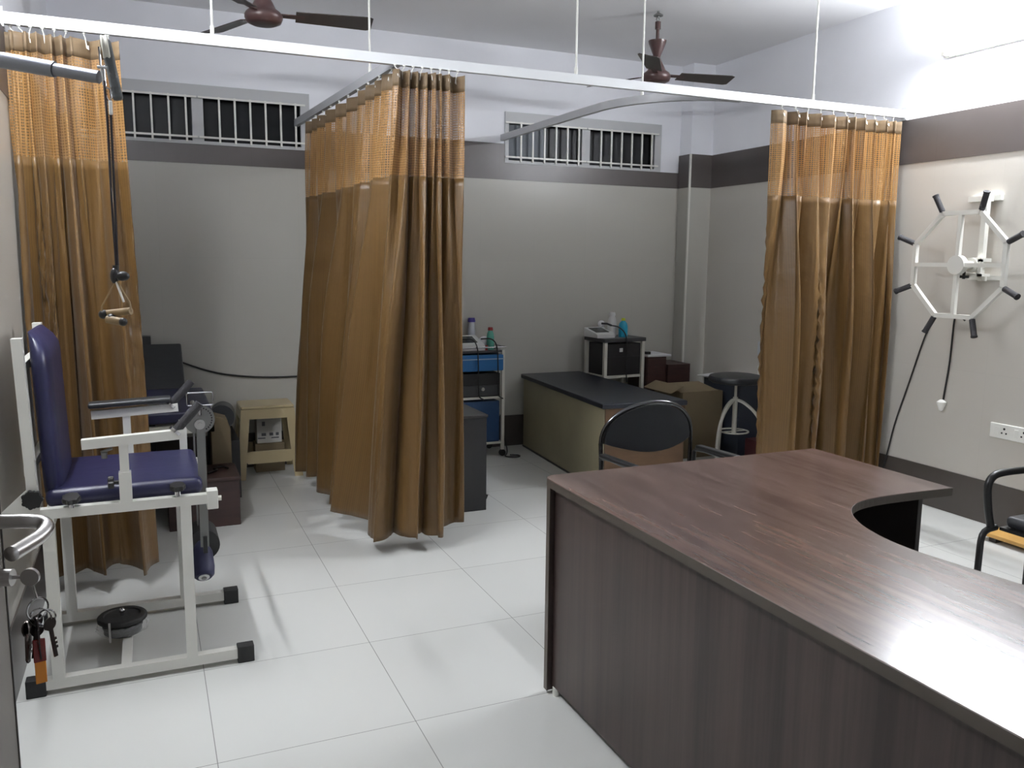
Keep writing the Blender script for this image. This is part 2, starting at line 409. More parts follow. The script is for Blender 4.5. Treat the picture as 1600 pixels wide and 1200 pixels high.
# sliding shutter edge of the right window: pale pane half drawn on the left
struct('sliding_pane', MB().b2(W2[0] + .04, W2[0] + .36, YB + 0.03, YB + 0.036, WZ[0] + .03, WZ[1] - .04), mat('frosted_pane', (92, 98, 104), 0.5), bpy.data.objects['window_2'])

# open door leaf at the far left, its free edge towards the camera's left
DH = Vector((-0.452, 0.62, 0)); DE = Vector((-0.213, 1.41, 0)); dd = (DE - DH).normalized(); dn = Vector((dd.y, -dd.x, 0))
def dpt(s, o, z): return tuple(DE - dd * s + dn * o + Vector((0, 0, z)))
def dprism(mb, s0, s1, o0, o1, z0, z1):
    poly = [dpt(s0, o0, 0)[:2], dpt(s1, o0, 0)[:2], dpt(s1, o1, 0)[:2], dpt(s0, o1, 0)[:2]]
    return mb.prism(poly, z0, z1)
door = struct('door_1', dprism(MB(), 0.002, 0.83, -0.036, 0, 0.012, 2.05), DOORM)
struct('edge_strip', dprism(MB(), 0, 0.003, -0.037, 0.001, 0.012, 2.05), mat('door_edge', (34, 30, 28), 0.5), door)
hd = MB()
zl = 1.035
hd.tube([dpt(.035, 0.0, 1.07), dpt(.035, .03, 1.07), dpt(.035, .055, 1.07), dpt(.032, .074, 1.067), dpt(.042, .083, 1.061), dpt(.07, .082, 1.056), dpt(.10, .078, 1.055), dpt(.135, .074, 1.055)], 0.0105, 16, smooth=2)
struct('door_handle', hd, STEEL, door)
for f in bpy.data.objects['door_handle'].data.polygons: f.use_smooth = True
kp = MB(); kp.cyl(dpt(.042, 0, .988), dpt(.042, .030, .988), 0.0125); struct('lock_cylinder', kp, STEEL, door)

# ------------------------------------------------------------------ tube lights
def tube_light(x, y0, y1, z, sx, st, label, turn=None):
    t = thing('tube_light', label, 'light', (x, (y0 + y1) / 2, z), group=None)
    obj('batten', MB().b2(x, x + sx * 0.035, y0 - .03, y1 + .03, z - 0.02, z + 0.02, 0.004), WHITE, t)
    for yy in (y0, y1): obj('lamp_holder', MB().b2(x + sx * 0.03, x + sx * 0.075, yy - .012, yy + .012, z - .017, z + .017, 0.003), WHITE, t)
    obj('tube', MB().cyl((x + sx * .062, y0 + .012, z), (x + sx * .062, y1 - .012, z), 0.014, n=10), emis('tube_glow_%d' % int(x * 10), (0.93, 0.96, 1.0, 1), st), t)
    return t
tf = tube_light(XL + 0.001, 1.0, 2.2, 2.7, 1, FILL_F, 'unseen fill tube added high on the wall behind the camera')
tf.location = (1.6, YF + .001, 2.7); tf.rotation_euler = (0, 0, PI / 2)  # added fill light, out of view, lifts the upper walls and shadows
tube_light(XR - 0.001, 2.45, 3.65, 2.66, -1, TUBE_R, 'glaring white tube light high on the right wall')
tube_light(XL + 0.001, 2.35, 3.55, 2.62, 1, TUBE_L, 'white tube light high on the left wall')

# ------------------------------------------------------------------ curtain rails
def rail(label, runs, hangers, m_):
    t = thing('curtain_rail', label, 'curtain rail', (runs[0][0], runs[0][1], RAILZ), group=None)
    b = MB()
    H, Wd = 0.045, 0.028
    P = [Vector((x, y, 0)) for x, y in runs]; k = len(P); prev = None
    for i, p in enumerate(P):
        tt = (P[min(i + 1, k - 1)] - P[max(i - 1, 0)]).normalized(); nn = Vector((tt.y, -tt.x, 0))
        ring = [b.bm.verts.new(p + nn * s * Wd / 2 + Vector((0, 0, z))) for s, z in ((-1, RAILZ), (-1, RAILZ + H), (1, RAILZ + H), (1, RAILZ))]
        if prev:
            for j in range(4): b.bm.faces.new((prev[j], prev[(j + 1) % 4], ring[(j + 1) % 4], ring[j]))
        else: b.bm.faces.new(ring)
        prev = ring
    b.bm.faces.new(prev[::-1])
    obj('rail_bar', b, m_, t)
    for (x, y) in hangers:
        hb = MB().cyl((x, y, RAILZ + H), (x, y, ZC), 0.0055, n=10)
        hb.cyl((x, y, RAILZ + H), (x, y, RAILZ + H + 0.035), 0.009, n=10).cyl((x, y, ZC - .006), (x, y, ZC), 0.022)
        obj('hanging_rod', hb, WHITE, t)
    return t
r1 = rail('long white aluminium curtain rail spanning the room from wall to wall', [(XL + .004, RAILY), (XR - .014, RAILY)], [(0.315, RAILY), (2.055, RAILY), (3.60, RAILY)], ALU)
obj('end_bracket', MB().b2(XR - .014, XR - .001, RAILY - .02, RAILY + .02, RAILZ - .012, RAILZ + .062), ALU, r1)
obj('end_bracket', MB().b2(XL, XL + .012, RAILY - .02, RAILY + .02, RAILZ - .012, RAILZ + .062), ALU, r1)
rail('grey straight curtain rail running to the back wall beside the gathered middle curtain', [(1.13, RAILY + .016), (1.0, YB - .012)], [(1.107, 4.40)], GALU)
cv = [(2.512, YB - .03), (2.525, 5.3), (2.535, 4.86)] + [(2.545 + .56 * (1 - math.cos(a)), 4.62 - (4.62 - RAILY - .03) * math.sin(a)) for a in [i * PI / 2 / 14 for i in range(15)]]
rail('grey curtain rail curving from the long rail to the right-hand window', cv, [(2.665, 4.30)], GALU)

# ------------------------------------------------------------------ curtains
def interp(path, t):
    for (t0, p0), (t1, p1) in zip(path, path[1:]):
        if t <= t1: 
            f = (t - t0) / (t1 - t0); return Vector(p0).lerp(Vector(p1), f)
    return Vector(path[-1][1])
def curtain(label, top, bot, nf, amp_t, amp_b, low, seed, zb=0.09, hem=0.02, cloth=2.2, ztop=2.318, crump=None, tang=0.3):
    rnd = random.Random(seed)
    N = nf * 22; Z = [ztop - (ztop - 2.245) * i / 3 for i in range(4)] + [2.245 - (2.245 - 1.845) * i / 14 for i in range(1, 15)] + [1.845 - (1.845 - zb) * i / 46 for i in range(1, 47)]
    L = sum((Vector(b[1]) - Vector(a[1])).length for a, b in zip(top, top[1:]))
    ph1 = rnd.random() * 6; fa = [0.65 + 0.7 * rnd.random() for _ in range(nf * 2 + 4)]; lo = [0.6 + 0.8 * rnd.random() for _ in range(nf * 2 + 4)]
    wa = rnd.random() * 6; wb_ = rnd.random() * 6
    P = [[None] * len(Z) for _ in range(N + 1)]
    zz = [zb + hem * (math.sin(i / N * 9 + wa) + .6 * math.sin(i / N * 23 + wb_)) for i in range(N + 1)]
    for i in range(N + 1):
        s = i / N
        sj = s + 0.016 * math.sin(s * 17 + wa) + 0.008 * math.sin(s * 31 + wb_)
        phi = 2 * PI * nf * sj + ph1; philo = phi * low + wb_
        for j, z in enumerate(Z):
            v = (ztop - z) / (ztop - zb)
            z_ = z if z > 1.845 else 1.845 - (1.845 - z) * (1.845 - zz[i]) / (1.845 - zb)
            g = v ** 1.15
            a = interp(top, s); b = interp(bot, s); p = a.lerp(b, g)
            a1 = interp(top, min(1, s + .01)).lerp(interp(bot, min(1, s + .01)), g); a0 = interp(top, max(0, s - .01)).lerp(interp(bot, max(0, s - .01)), g)
            t_ = (a1 - a0); tl = t_.length; t_ = t_ / tl if tl > 1e-9 else Vector((1, 0)); n_ = Vector((t_.y, -t_.x))
            wmix = min(1, max(0, (v - 0.05) / 0.55)); wmix = wmix * wmix * (3 - 2 * wmix)
            fi = fa[int(max(0, phi / PI)) % len(fa)]; li = lo[int(max(0, philo / PI)) % len(lo)]
            sway = 0.35 * math.sin(v * 5 + s * 11 + wa)
            hi = math.sin(phi + sway * .5); lw = math.sin(philo + sway)
            hi = math.copysign(abs(hi) ** .8, hi)
            dsp = (1 - .45 * wmix) * amp_t * fi * hi + wmix * amp_b * li * lw
            tg = tang * (amp_t * (1 - wmix * .5) * math.sin(2 * phi) + wmix * amp_b * .8 * math.sin(2 * philo))
            if crump:
                for (cs, cw, ca, z0, z1) in crump:
                    if z0 < z_ < z1:
                        f = math.exp(-((s - cs) / cw) ** 2) * math.sin(PI * (z_ - z0) / (z1 - z0)) ** .5
                        dsp += ca * f * (math.sin(z_ * 75 + s * 40) + .7 * math.sin(z_ * 131 + 5 * math.sin(s * 60)))
            q = p + n_ * dsp + t_ * tg
            P[i][j] = (q.x, q.y, z_, s * L * cloth, z)
    root = thing('curtain', label, 'curtain', (P[N // 2][0][0], P[N // 2][0][1], zb))
    for nm, mm, j0, j1 in (('heading_tape', CUR_H, 0, 3), ('mesh_band', CUR_M, 3, 17), ('drape', CUR_D, 17, len(Z) - 1)):
        bm = bmesh.new(); uvl = bm.loops.layers.uv.new('UVMap'); V = {}
        for i in range(N + 1):
            for j in range(j0, j1 + 1): V[i, j] = bm.verts.new(Vector(P[i][j][:3]) - root.location)
        for i in range(N):
            for j in range(j0, j1):
                f = bm.faces.new((V[i, j], V[i, j + 1], V[i + 1, j + 1], V[i + 1, j])); f.smooth = True
                for lp, (a, b) in zip(f.loops, ((i, j), (i, j + 1), (i + 1, j + 1), (i + 1, j))): lp[uvl].uv = (P[a][b][3], P[a][b][4])
        me = bpy.data.meshes.new(nm); bm.to_mesh(me); bm.free(); me.materials.append(mm)
        o = bpy.data.objects.new(nm, me); COL.objects.link(o); o.parent = root
        if nm != 'mesh_band':
            so = o.modifiers.new('thickness', 'SOLIDIFY'); so.thickness = 0.0016
    for k in range(nf):
        i = min(N, int((k + .5) / nf * N)); x, y = P[i][0][0], P[i][0][1]
        c0 = interp(top, i / N)
        hk = MB().tube([(c0.x, c0.y, RAILZ - .001), (c0.x, c0.y, RAILZ - .012), ((x + c0.x) / 2, (y + c0.y) / 2, RAILZ - .02), (x, y - .004, ztop - .03), (x + .006, y - .005, ztop - .036), (x + .004, y - .004, ztop - .02)], 0.0026, 6)
        hk.cyl((c0.x, c0.y, RAILZ - .006), (c0.x, c0.y, RAILZ - .0005), 0.007, n=10)
        obj('curtain_hook', hk, SWITCHW, root)
    return root
curtain('golden brown curtain hanging at the left wall behind the exercise chair',
        [(0, (-0.45, 3.97)), (.2, (-0.40, 3.93)), (.75, (-0.22, 3.95)), (1, (-0.045, 3.95))],
        [(0, (-0.44, 3.99)), (.5, (-0.30, 3.95)), (1, (0.00, 3.97))], 8, 0.028, 0.06, 0.5, 3, zb=0.085, hem=0.012, cloth=3.2,
        crump=[(0.3, .10, .016, .75, 1.75), (0.95, .07, .012, .3, 1.7)])
curtain('golden brown curtain gathered at the middle of the long rail and along the straight rail',
        [(0, (1.435, 3.93)), (.45, (1.10, 3.93)), (.5, (1.115, 4.02)), (1, (1.03, 5.60))],
        [(0, (1.435, 4.05)), (.16, (1.31, 3.95)), (.36, (1.06, 3.95)), (.45, (0.96, 4.05)), (.52, (.97, 4.4)), (.65, (.92, 4.62)), (.78, (1.0, 5.0)), (.85, (1.0, 5.25)), (1, (.88, 5.6))],
        17, 0.031, 0.078, 0.5, 11, zb=0.09, hem=0.016, cloth=2.6)
curtain('golden brown curtain hanging near the right wall beside the shoulder wheel',
        [(0, (3.325, 3.95)), (.16, (3.50, 3.95)), (.5, (3.85, 3.95)), (1, (4.275, 3.95))],
        [(0, (3.39, 3.95)), (.2, (3.56, 3.95)), (.5, (3.86, 3.95)), (1, (4.27, 3.95))],
        11, 0.032, 0.085, 0.42, 23, zb=0.09, hem=0.012, cloth=2.6, crump=[(0.0, .03, .010, .3, 1.7), (.36, .035, .014, .3, 1.5)])

# ------------------------------------------------------------------ ceiling fans
def fan(x, y, a0, label):
    t = thing('ceiling_fan', label, 'ceiling fan', (x, y, 2.6), group='brown ceiling fans')
    obj('ceiling_hook', MB().lathe([(0.03, 0), (0.03, .006), (.008, .02), (.008, .03)], (x, y, ZC - .03)).tube([(x, y, ZC - .03), (x + .012, y, ZC - .05), (x, y, ZC - .075), (x - .012, y, ZC - .05), (x, y, ZC - .03)], .004), GREYSTEEL, t)
    obj('downrod', MB().cyl((x, y, ZC - .07), (x, y, 2.72), 0.011).cyl((x, y, ZC - .11), (x, y, ZC - .065), 0.018), FANBR, t)
    obj('canopy', MB().lathe([(.055, .0), (.058, .004), (.055, -.012), (.02, -.1), (.014, -.11)][::-1], (x, y, 2.855)), FANBR, t)
    obj('motor_housing', MB().lathe([(.0, 0), (.06, 0), (.083, .01), (.092, .03), (.092, .045), (.082, .06), (.06, .075), (.048, .1), (.02, .155), (.014, .16)], (x, y, 2.6), n=40), FANBR, t)
    for k in range(3):
        a = a0 + k * 2 * PI / 3; R = Matrix.Translation((x, y, 2.65)) @ Matrix.Rotation(a, 4, 'Z') @ Matrix.Rotation(math.radians(-13), 4, 'X')
        b = MB(); n = 16; poly = []
        for i in range(n + 1):
            f = i / n; wd = 0.05 + 0.018 * f
            if f > .93: wd *= math.sqrt(max(0.05, 1 - ((f - .93) / .07) ** 2)) * .25 + .75
            poly.append((.155 + .38 * f, wd))
        b.prism([(u, v) for u, v in poly] + [(u, -v) for u, v in reversed(poly)], -.002, .002)
        b.xf(R)
        bl = obj('blade', b, BLADE, t)
        br = MB().box((.14, 0, 0), (.12, .035, .005), None, .001); br.box((.19, 0, 0.003), (.06, .07, .004)); br.xf(R)
        obj('blade_bracket', br, FANBR, bl)
    return t
fan(0.605, 4.52, math.radians(-6), 'brown ceiling fan near the left, above the middle curtain')
fan(3.09, 4.82, math.radians(-8), 'brown ceiling fan on the right, above the curved rail')
# ------------------------------------------------------------------ L-shaped desk
dk = thing('office_desk', 'large dark mahogany laminate L-shaped desk with a curved inner corner', 'desk', (1.5, 1.5, 0))
Y0 = 0.62
poly = [(1.215, 2.462), (1.195, 2.445), (1.185, 2.42), (1.185, Y0), (1.79, Y0), (1.775, 1.195)]
inner = [(1.775, 1.195), (1.745, 1.38), (1.735, 1.47), (1.742, 1.56), (1.772, 1.66), (1.815, 1.735), (1.868, 1.795), (1.94, 1.838), (2.03, 1.855), (2.15, 1.856), (2.353, 1.847)]
# smooth the inner curve
Q = [Vector(p) for p in inner]
for _ in range(2):
    R_ = [Q[0]]
    for a, b in zip(Q, Q[1:]): R_ += [a * .75 + b * .25, a * .25 + b * .75]
    R_.append(Q[-1]); Q = R_
poly = poly[:-1] + [tuple(q) for q in Q] + [(2.353, 2.465)]
obj('desk_top', MB().prism(poly, 0.7195, 0.745, 'xy', 0.0015), DESKTOP, dk)
# edge band: slightly outside the top's side faces
eb = MB(); k = len(poly); cen = Vector((1.6, 1.9))
off = []
for i in range(k):
    a = Vector(poly[i - 1]); b = Vector(poly[i]); c = Vector(poly[(i + 1) % k])
    n1 = Vector(((b - a).y, -(b - a).x)).normalized(); n2 = Vector(((c - b).y, -(c - b).x)).normalized(); n_ = (n1 + n2).normalized()
    off.append(b - n_ * .0015)
area = sum(poly[i][0] * poly[(i + 1) % k][1] - poly[(i + 1) % k][0] * poly[i][1] for i in range(k))
if area > 0: off = [Vector(poly[i]) * 2 - off[i] for i in range(k)]
for i in range(k):
    j = (i + 1) % k
    vs = [eb.bm.verts.new(v) for v in ((poly[i][0], poly[i][1], .7185), (off[i].x, off[i].y, .7185), (off[j].x, off[j].y, .7185), (poly[j][0], poly[j][1], .7185), (poly[i][0], poly[i][1], .744), (off[i].x, off[i].y, .744), (off[j].x, off[j].y, .744), (poly[j][0], poly[j][1], .744))]
    eb.bm.faces.new((vs[1], vs[2], vs[6], vs[5])); eb.bm.faces.new((vs[4], vs[5], vs[6], vs[7])); eb.bm.faces.new((vs[0], vs[3], vs[2], vs[1]))
obj('edge_band', eb, EDGE, dk)
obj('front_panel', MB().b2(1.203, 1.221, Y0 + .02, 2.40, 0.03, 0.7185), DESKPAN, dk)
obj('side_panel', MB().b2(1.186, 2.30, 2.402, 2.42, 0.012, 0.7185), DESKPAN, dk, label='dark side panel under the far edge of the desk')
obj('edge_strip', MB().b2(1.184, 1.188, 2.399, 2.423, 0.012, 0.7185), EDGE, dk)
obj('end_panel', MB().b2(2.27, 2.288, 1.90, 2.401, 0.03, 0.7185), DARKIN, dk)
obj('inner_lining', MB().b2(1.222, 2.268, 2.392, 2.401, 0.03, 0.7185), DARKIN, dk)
for (x, y) in ((1.21, 2.38), (1.215, .8), (2.28, 2.36), (2.28, 1.93)):
    obj('foot', MB().cyl((x, y, 0), (x, y, .03), .012), BLACK if x > 1.3 else WHITE, dk)

# ------------------------------------------------------------------ plank-sided treatment couch (centre)
def couch_pts(z): return [(2.575, 4.50), (3.17, 4.45), (3.20, 5.98), (2.68, 5.98)]
ct = thing('treatment_bed', 'low boxed treatment bed with cream laminate side and dark navy top', 'bed', (2.9, 5.2, 0))
q = couch_pts(0)
ins = [(2.60, 4.52), (3.155, 4.47), (3.185, 5.97), (2.70, 5.97)]
obj('plinth', MB().prism(ins, 0.0, 0.545), BEDSIDE, ct)
obj('end_board', MB().prism([(2.602, 4.508), (3.16, 4.458), (3.162, 4.476), (2.604, 4.526)], 0.0, 0.545), PLY, ct, label='orange plywood end board')
obj('mattress', MB().prism(q, 0.545, 0.58, 'xy', .008), NAVY, ct)
obj('skirting_line', MB().prism([(2.594, 4.51), (2.602, 4.51), (2.702, 5.97), (2.694, 5.97)], 0.0, 0.012), BLACK, ct)

# ------------------------------------------------------------------ visitor chair between desk and bed
def oval(cx, cz, a, b, n=40): return [(cx + a * math.cos(2 * PI * i / n), cz + b * math.sin(2 * PI * i / n)) for i in range(n)]
vc = thing('visitor_chair', 'black visitor chair with oval back and chromed tube frame behind the desk', 'chair', (1.965, 2.9, 0))
bk = MB(); arc = []
for i in range(25):
    a = PI * i / 24; arc.append((1.965 - .215 * math.cos(a), .690 + .165 * math.sin(a) ** .9))
low_ = [(1.965 + .215 - .43 * i / 12, .690 - .038 * math.sin(PI * i / 12)) for i in range(1, 12)]
pl_ = arc + low_
bk.prism(pl_, 2.985, 3.012, 'xz', .008)
for v in bk.bm.verts: v.co.y -= .05 * (1 - ((v.co.x - 1.965) / .22) ** 2) - .05
obj('backrest', bk, BLKVINYL, vc)
fr = MB()
pts = [(1.745, 3.0, .44), (1.74, 3.0, .6)] + [(1.965 - .228 * math.cos(PI * i / 24), 3.0, .690 + .176 * math.sin(PI * i / 24) ** .9) for i in range(25)] + [(2.19, 3.0, .6), (2.185, 3.0, .44)]
for p in range(len(pts)):
    x, y, z = pts[p]; pts[p] = (x, y + .05 * ((x - 1.965) / .22) ** 2 - .01, z)
fr.tube(pts, .0095, 12)
obj('back_frame', fr, mat('dark_chrome', (96, 96, 98), .16, 1.0), vc)
obj('seat', MB().b2(1.75, 2.18, 2.62, 3.0, .43, .475, .02, 3), BLKVINYL, vc)
for sx in (-1, 1):
    x = 1.965 + sx * .235
    obj('armrest', MB().box((x + sx * .008, 2.87, .655), (.035, .27, .018), Matrix.Rotation(math.radians(-2), 3, 'X'), .006), BLACK, vc)
    obj('leg', MB().tube([(x, 3.03, 0.006), (x, 3.03, .62), (x, 3.0, .645), (x, 2.78, .645), (x, 2.74, .62), (x, 2.66, .03), (x, 2.66, .006)], .0095, 10, smooth=1), BLACK, vc)
obj('crossbar', MB().cyl((1.73, 3.02, .3), (2.2, 3.02, .3), .008), BLACK, vc)

# ------------------------------------------------------------------ black armchair at the right edge of the picture
ac = thing('office_chair', 'black tubular armchair at the right edge, beside the desk return', 'chair', (3.2, 1.9, 0))
for k, yy in enumerate((2.14, 1.62)):
    obj('armrest', MB().tube([(2.955, yy, .455), (2.93, yy, .53), (2.915, yy, .62), (2.935, yy, .655), (2.985, yy, .668), (3.15, yy, .665), (3.36, yy, .66), (3.42, yy, .64)], .0145, 14, smooth=2), BLACK, ac)
    obj('front_leg', MB().tube([(2.985, yy, .45), (2.93, yy, .445), (2.908, yy, .42), (2.905, yy, .35), (2.90, yy, .008)], .0125, 12, smooth=1), BLACK, ac)
    obj('rear_leg', MB().tube([(3.36, yy, .45), (3.42, yy, .30), (3.45, yy, .008)], .0125, 12), BLACK, ac)
obj('seat', MB().b2(3.0, 3.40, 1.64, 2.12, .455, .50, .02, 3), BLKVINYL, ac)
obj('seat_frame', MB().b2(2.985, 3.41, 1.635, 2.125, .443, .455), BLACK, ac)
obj('backrest', MB().box((3.42, 1.88, .80), (.05, .42, .36), Matrix.Rotation(math.radians(8), 3, 'Y'), .022, 3), BLKVINYL, ac)
obj('back_frame', MB().tube([(3.36, 1.66, .44), (3.42, 1.66, .7), (3.44, 1.66, .9)], .011).tube([(3.36, 2.10, .44), (3.42, 2.10, .7), (3.44, 2.10, .9)], .011), BLACK, ac)
# drawer pedestal behind it
pd = thing('drawer_pedestal', 'dark drawer pedestal on the floor behind the black armchair', 'cabinet', (3.7, 2.25, 0))
obj('body', MB().b2(3.475, 3.85, 1.95, 2.345, .0, .5), DARKCAB, pd)
for k in range(3): obj('drawer', MB().b2(3.462, 3.475, 1.96, 2.335, .03 + k * .155, .175 + k * .155, .002), DARKCAB, pd)
# thin board by the wall
tb = thing('foot_board', 'yellowish wooden board lying on battens near the right wall', 'board', (4.15, 2.8, 0))
obj('board', MB().b2(4.06, 4.26, 2.25, 2.995, .025, .045, .002), BOARDY, tb)
for yy in (2.35, 2.93): obj('batten', MB().b2(4.07, 4.25, yy - .02, yy + .02, 0, .025), DARKIN, tb)

# ------------------------------------------------------------------ shoulder wheel on the right wall
sw = thing('shoulder_exerciser', 'white octagonal shoulder exercise wheel with dark grips mounted on the right wall', 'exercise wheel', (XR - .01, 3.3, 1.45))
WX = 4.10; WYc, WZc, WR = 3.308, 1.457, .305
def wv(k, r=WR, x=WX):
    a = math.radians(22.5 + 45 * k); return Vector((x, WYc + r * math.cos(a), WZc + r * math.sin(a)))
rim = MB()
for k in range(8): rim.bar(wv(k), wv(k + 1), .024, .024)
obj('rim', rim, WHITE, sw)
spk = MB(); rr = WR * math.cos(math.radians(22.5))
for a in (0, 90, 180, 270):
    v = Vector((WX, WYc + rr * math.cos(math.radians(a)), WZc + rr * math.sin(math.radians(a))))
    obj('spoke', MB().bar((WX, WYc, WZc), v, .022, .022), WHITE, sw)
obj('hub', MB().cyl((WX - .018, WYc, WZc), (WX + .018, WYc, WZc), .052, n=36), WHITE, sw)
for k in range(8):
    a = math.radians(22.5 + 45 * k); d = Vector((-.2, .95 * math.cos(a), .95 * math.sin(a))).normalized()
    g = MB().cyl(wv(k) + d * .012, wv(k) + d * .112, .0155, n=18)
    g.cyl(wv(k) + d * .105, wv(k) + d * .113, .0175, n=18)
    gg = obj('hand_grip', g, GRIP, sw)
br = MB()
br.bar((XR - .07, 3.292, 1.86), (XR - .07, 3.292, 1.40), .03, .03); 
obj('upright', br, WHITE, sw)
obj('wall_bracket', MB().b2(XR - .03, XR - .006, 3.24, 3.44, 1.81, 1.84), WHITE, sw)
obj('wall_bracket', MB().b2(XR - .03, XR - .006, 3.20, 3.40, 1.375, 1.40), WHITE, sw)
obj('bracket_arm', MB().b2(XR - .07, XR - .03, 3.28, 3.305, 1.805, 1.845), WHITE, sw)
obj('bracket_arm', MB().b2(XR - .07, XR - .03, 3.28, 3.305, 1.37, 1.405), WHITE, sw)
obj('axle', MB().cyl((WX + .018, WYc, WZc), (XR - .055, WYc, WZc), .022).cyl((XR - .13, WYc, WZc), (XR - .09, WYc, WZc), .04), WHITE, sw)
obj('clamp', MB().b2(XR - .125, XR - .045, 3.25, 3.335, 1.475, 1.495).b2(XR - .125, XR - .045, 3.25, 3.335, 1.395, 1.41).b2(XR - .125, XR - .11, 3.25, 3.27, 1.395, 1.49), WHITE, sw)
obj('lock_knob', MB().cyl((XR - .15, 3.33, 1.40), (XR - .15, 3.33, 1.385), .026).cyl((XR - .15, 3.33, 1.42), (XR - .15, 3.33, 1.38), .008), BLACK, sw)
# cables hanging below it
tag(obj('cable', MB().tube([(XR - .012, 3.60, 1.17), (XR - .02, 3.63, 1.12), (XR - .016, 3.686, .97), (XR - .016, 3.757, .724), (XR - .016, 3.84, .466), (XR - .02, 3.873, .273), (XR - .03, 3.90, .12), (XR - .05, 3.9, .01)], .0048, 8, smooth=2), CABLE),
    'long black cable hanging down the right wall to the dark skirting', 'cable')
cb = thing('pull_cord', 'short black cord ending in a white plug under the shoulder wheel', 'cord', (XR - .02, 3.48, .6))
obj('cord', MB().tube([(XR - .02, 3.40, 1.14), (XR - .03, 3.44, 1.18), (XR - .018, 3.473, 1.158), (XR - .016, 3.477, 1.03), (XR - .016, 3.48, .88), (XR - .016, 3.50, .70), (XR - .016, 3.503, .655)], .0052, 8, smooth=2), CABLE, cb)
obj('plug', MB().lathe([(.004, -.058), (.012, -.05), (.026, -.012), (.026, -.002), (.01, .01)], (XR - .030, 3.502, .655), n=20), SWITCHW, cb)
# socket plate
sk = thing('socket_plate', 'white plate with two round-pin sockets low on the right wall', 'socket', (XR - .006, 3.06, .55))
obj('plate', MB().b2(XR - .018, XR - .006, 2.93, 3.187, .505, .588, .004), SWITCHW, sk)
hol = mat('socket_hole', (30, 30, 30), .6)
for yc in (3.10, 2.985):
    h = MB()
    for dy, dz, r in ((0, .015, .0065), (-.013, -.009, .005), (.013, -.009, .005)): h.cyl((XR - .0195, yc + dy, .547 + dz), (XR - .0165, yc + dy, .547 + dz), r, n=12)
    obj('socket_holes', h, hol, sk)
    obj('rocker', MB().b2(XR - .021, XR - .017, yc + .03, yc + .055, .525, .57, .002), SWITCHW, sk)
pst = thing('switch_plate', 'pale switch plate on the right wall beside the right curtain', 'switch', (XR - .006, 5.11, .8))
obj('plate', MB().b2(XR - .016, XR - .006, 5.05, 5.18, .76, .86, .003), CLEAR, pst)
obj('rocker', MB().b2(XR - .02, XR - .015, 5.09, 5.12, .785, .835, .002), DEVICE, pst)

# ------------------------------------------------------------------ clutter in the right cubicle
# equipment trolley with dark cabinet
def local(t): return t
t2 = thing('equipment_trolley', 'cream-legged trolley holding a dark cabinet behind the boxed bed', 'trolley', (3.43, 5.83, 0), math.radians(5))
W_, D_ = .36, .26
for sx in (-1, 1):
    for sy in (-1, 1):
        obj('post', MB().b2(sx * W_ / 2 - .013, sx * W_ / 2 + .013, sy * D_ / 2 - .013, sy * D_ / 2 + .013, .03, .84), CREAM, t2, False)
        obj('castor', MB().cyl((sx * W_ / 2, sy * D_ / 2 - .01, .02), (sx * W_ / 2, sy * D_ / 2 + .01, .02), .02), BLACK, t2, False)
obj('top_board', MB().b2(-W_ / 2 - .02, W_ / 2 + .02, -D_ / 2 - .02, D_ / 2 + .01, .835, .865, .004), DARKMET, t2, False)
obj('shelf', MB().b2(-W_ / 2, W_ / 2, -D_ / 2, D_ / 2, .55, .57), CREAM, t2, False)
obj('shelf', MB().b2(-W_ / 2, W_ / 2, -D_ / 2, D_ / 2, .12, .14), CREAM, t2, False)
cbx = obj('cabinet', MB().b2(-W_ / 2 + .016, W_ / 2 - .016, -D_ / 2 + .005, D_ / 2 - .01, .571, .82, .003), DARKCAB, t2, False)
obj('cabinet_sticker', MB().b2(-.04, -.01, -D_ / 2 + .002, -D_ / 2 + .006, .755, .785), DEVICE, t2, False)
obj('cabinet_seam', MB().b2(-W_ / 2 + .02, W_ / 2 - .02, -D_ / 2 + .003, -D_ / 2 + .006, .715, .718), BLACK, t2, False)

def device(x, y, z, rz, label, w=.2, d=.2, h=.055):
    t = thing('therapy_device', label, 'medical device', (x, y, z), rz)
    b = MB().prism([(-d / 2, 0), (d / 2, 0), (d / 2, h * 1.3), (-d / 2 + .02, h * .6), (-d / 2, h * .45)], -w / 2, w / 2, 'yz', .004)
    obj('casing', b, DEVICE, t, False)
    R = Matrix.Rotation(math.atan2(h * .7, d - .02), 3, 'X')
    obj('screen', MB().box((0, .012, h * .98), (w * .72, d * .62, .004), R), SCREEN, t, False)
    return t
device(3.29, 5.83, .866, math.radians(5), 'white therapy device with grey screen on the dark-topped trolley', .17, .19, .055)
hs = thing('probe', 'black corded probe lying across the therapy device on the dark-topped trolley', 'probe', (3.35, 5.75, .95))
obj('probe_head', MB().tube([(3.27, 5.77, .978), (3.31, 5.75, .976), (3.345, 5.74, .962)], .008, 8), BLACK, hs)
obj('cord', MB().tube([(3.345, 5.74, .962), (3.39, 5.70, .955), (3.44, 5.675, .90), (3.45, 5.665, .8), (3.44, 5.665, .65), (3.45, 5.66, .52)], .005, 8, smooth=2), CABLE, hs)
def bottle(x, y, z, r, h, body, cap, capm, label, neck=.4, name='bottle'):
    t = thing(name, label, 'bottle', (x, y, z))
    obj('body', MB().lathe([(r * .9, 0), (r, .006), (r, h * .55), (r * .85, h * .72), (r * neck, h * .86), (r * neck, h * .9)], (x, y, z), n=24), body, t)
    obj('cap', MB().lathe([(r * neck * 1.25, h * .86), (r * neck * 1.3, h * .9), (r * neck * 1.1, h)], (x, y, z), n=20), capm, t)
    return t
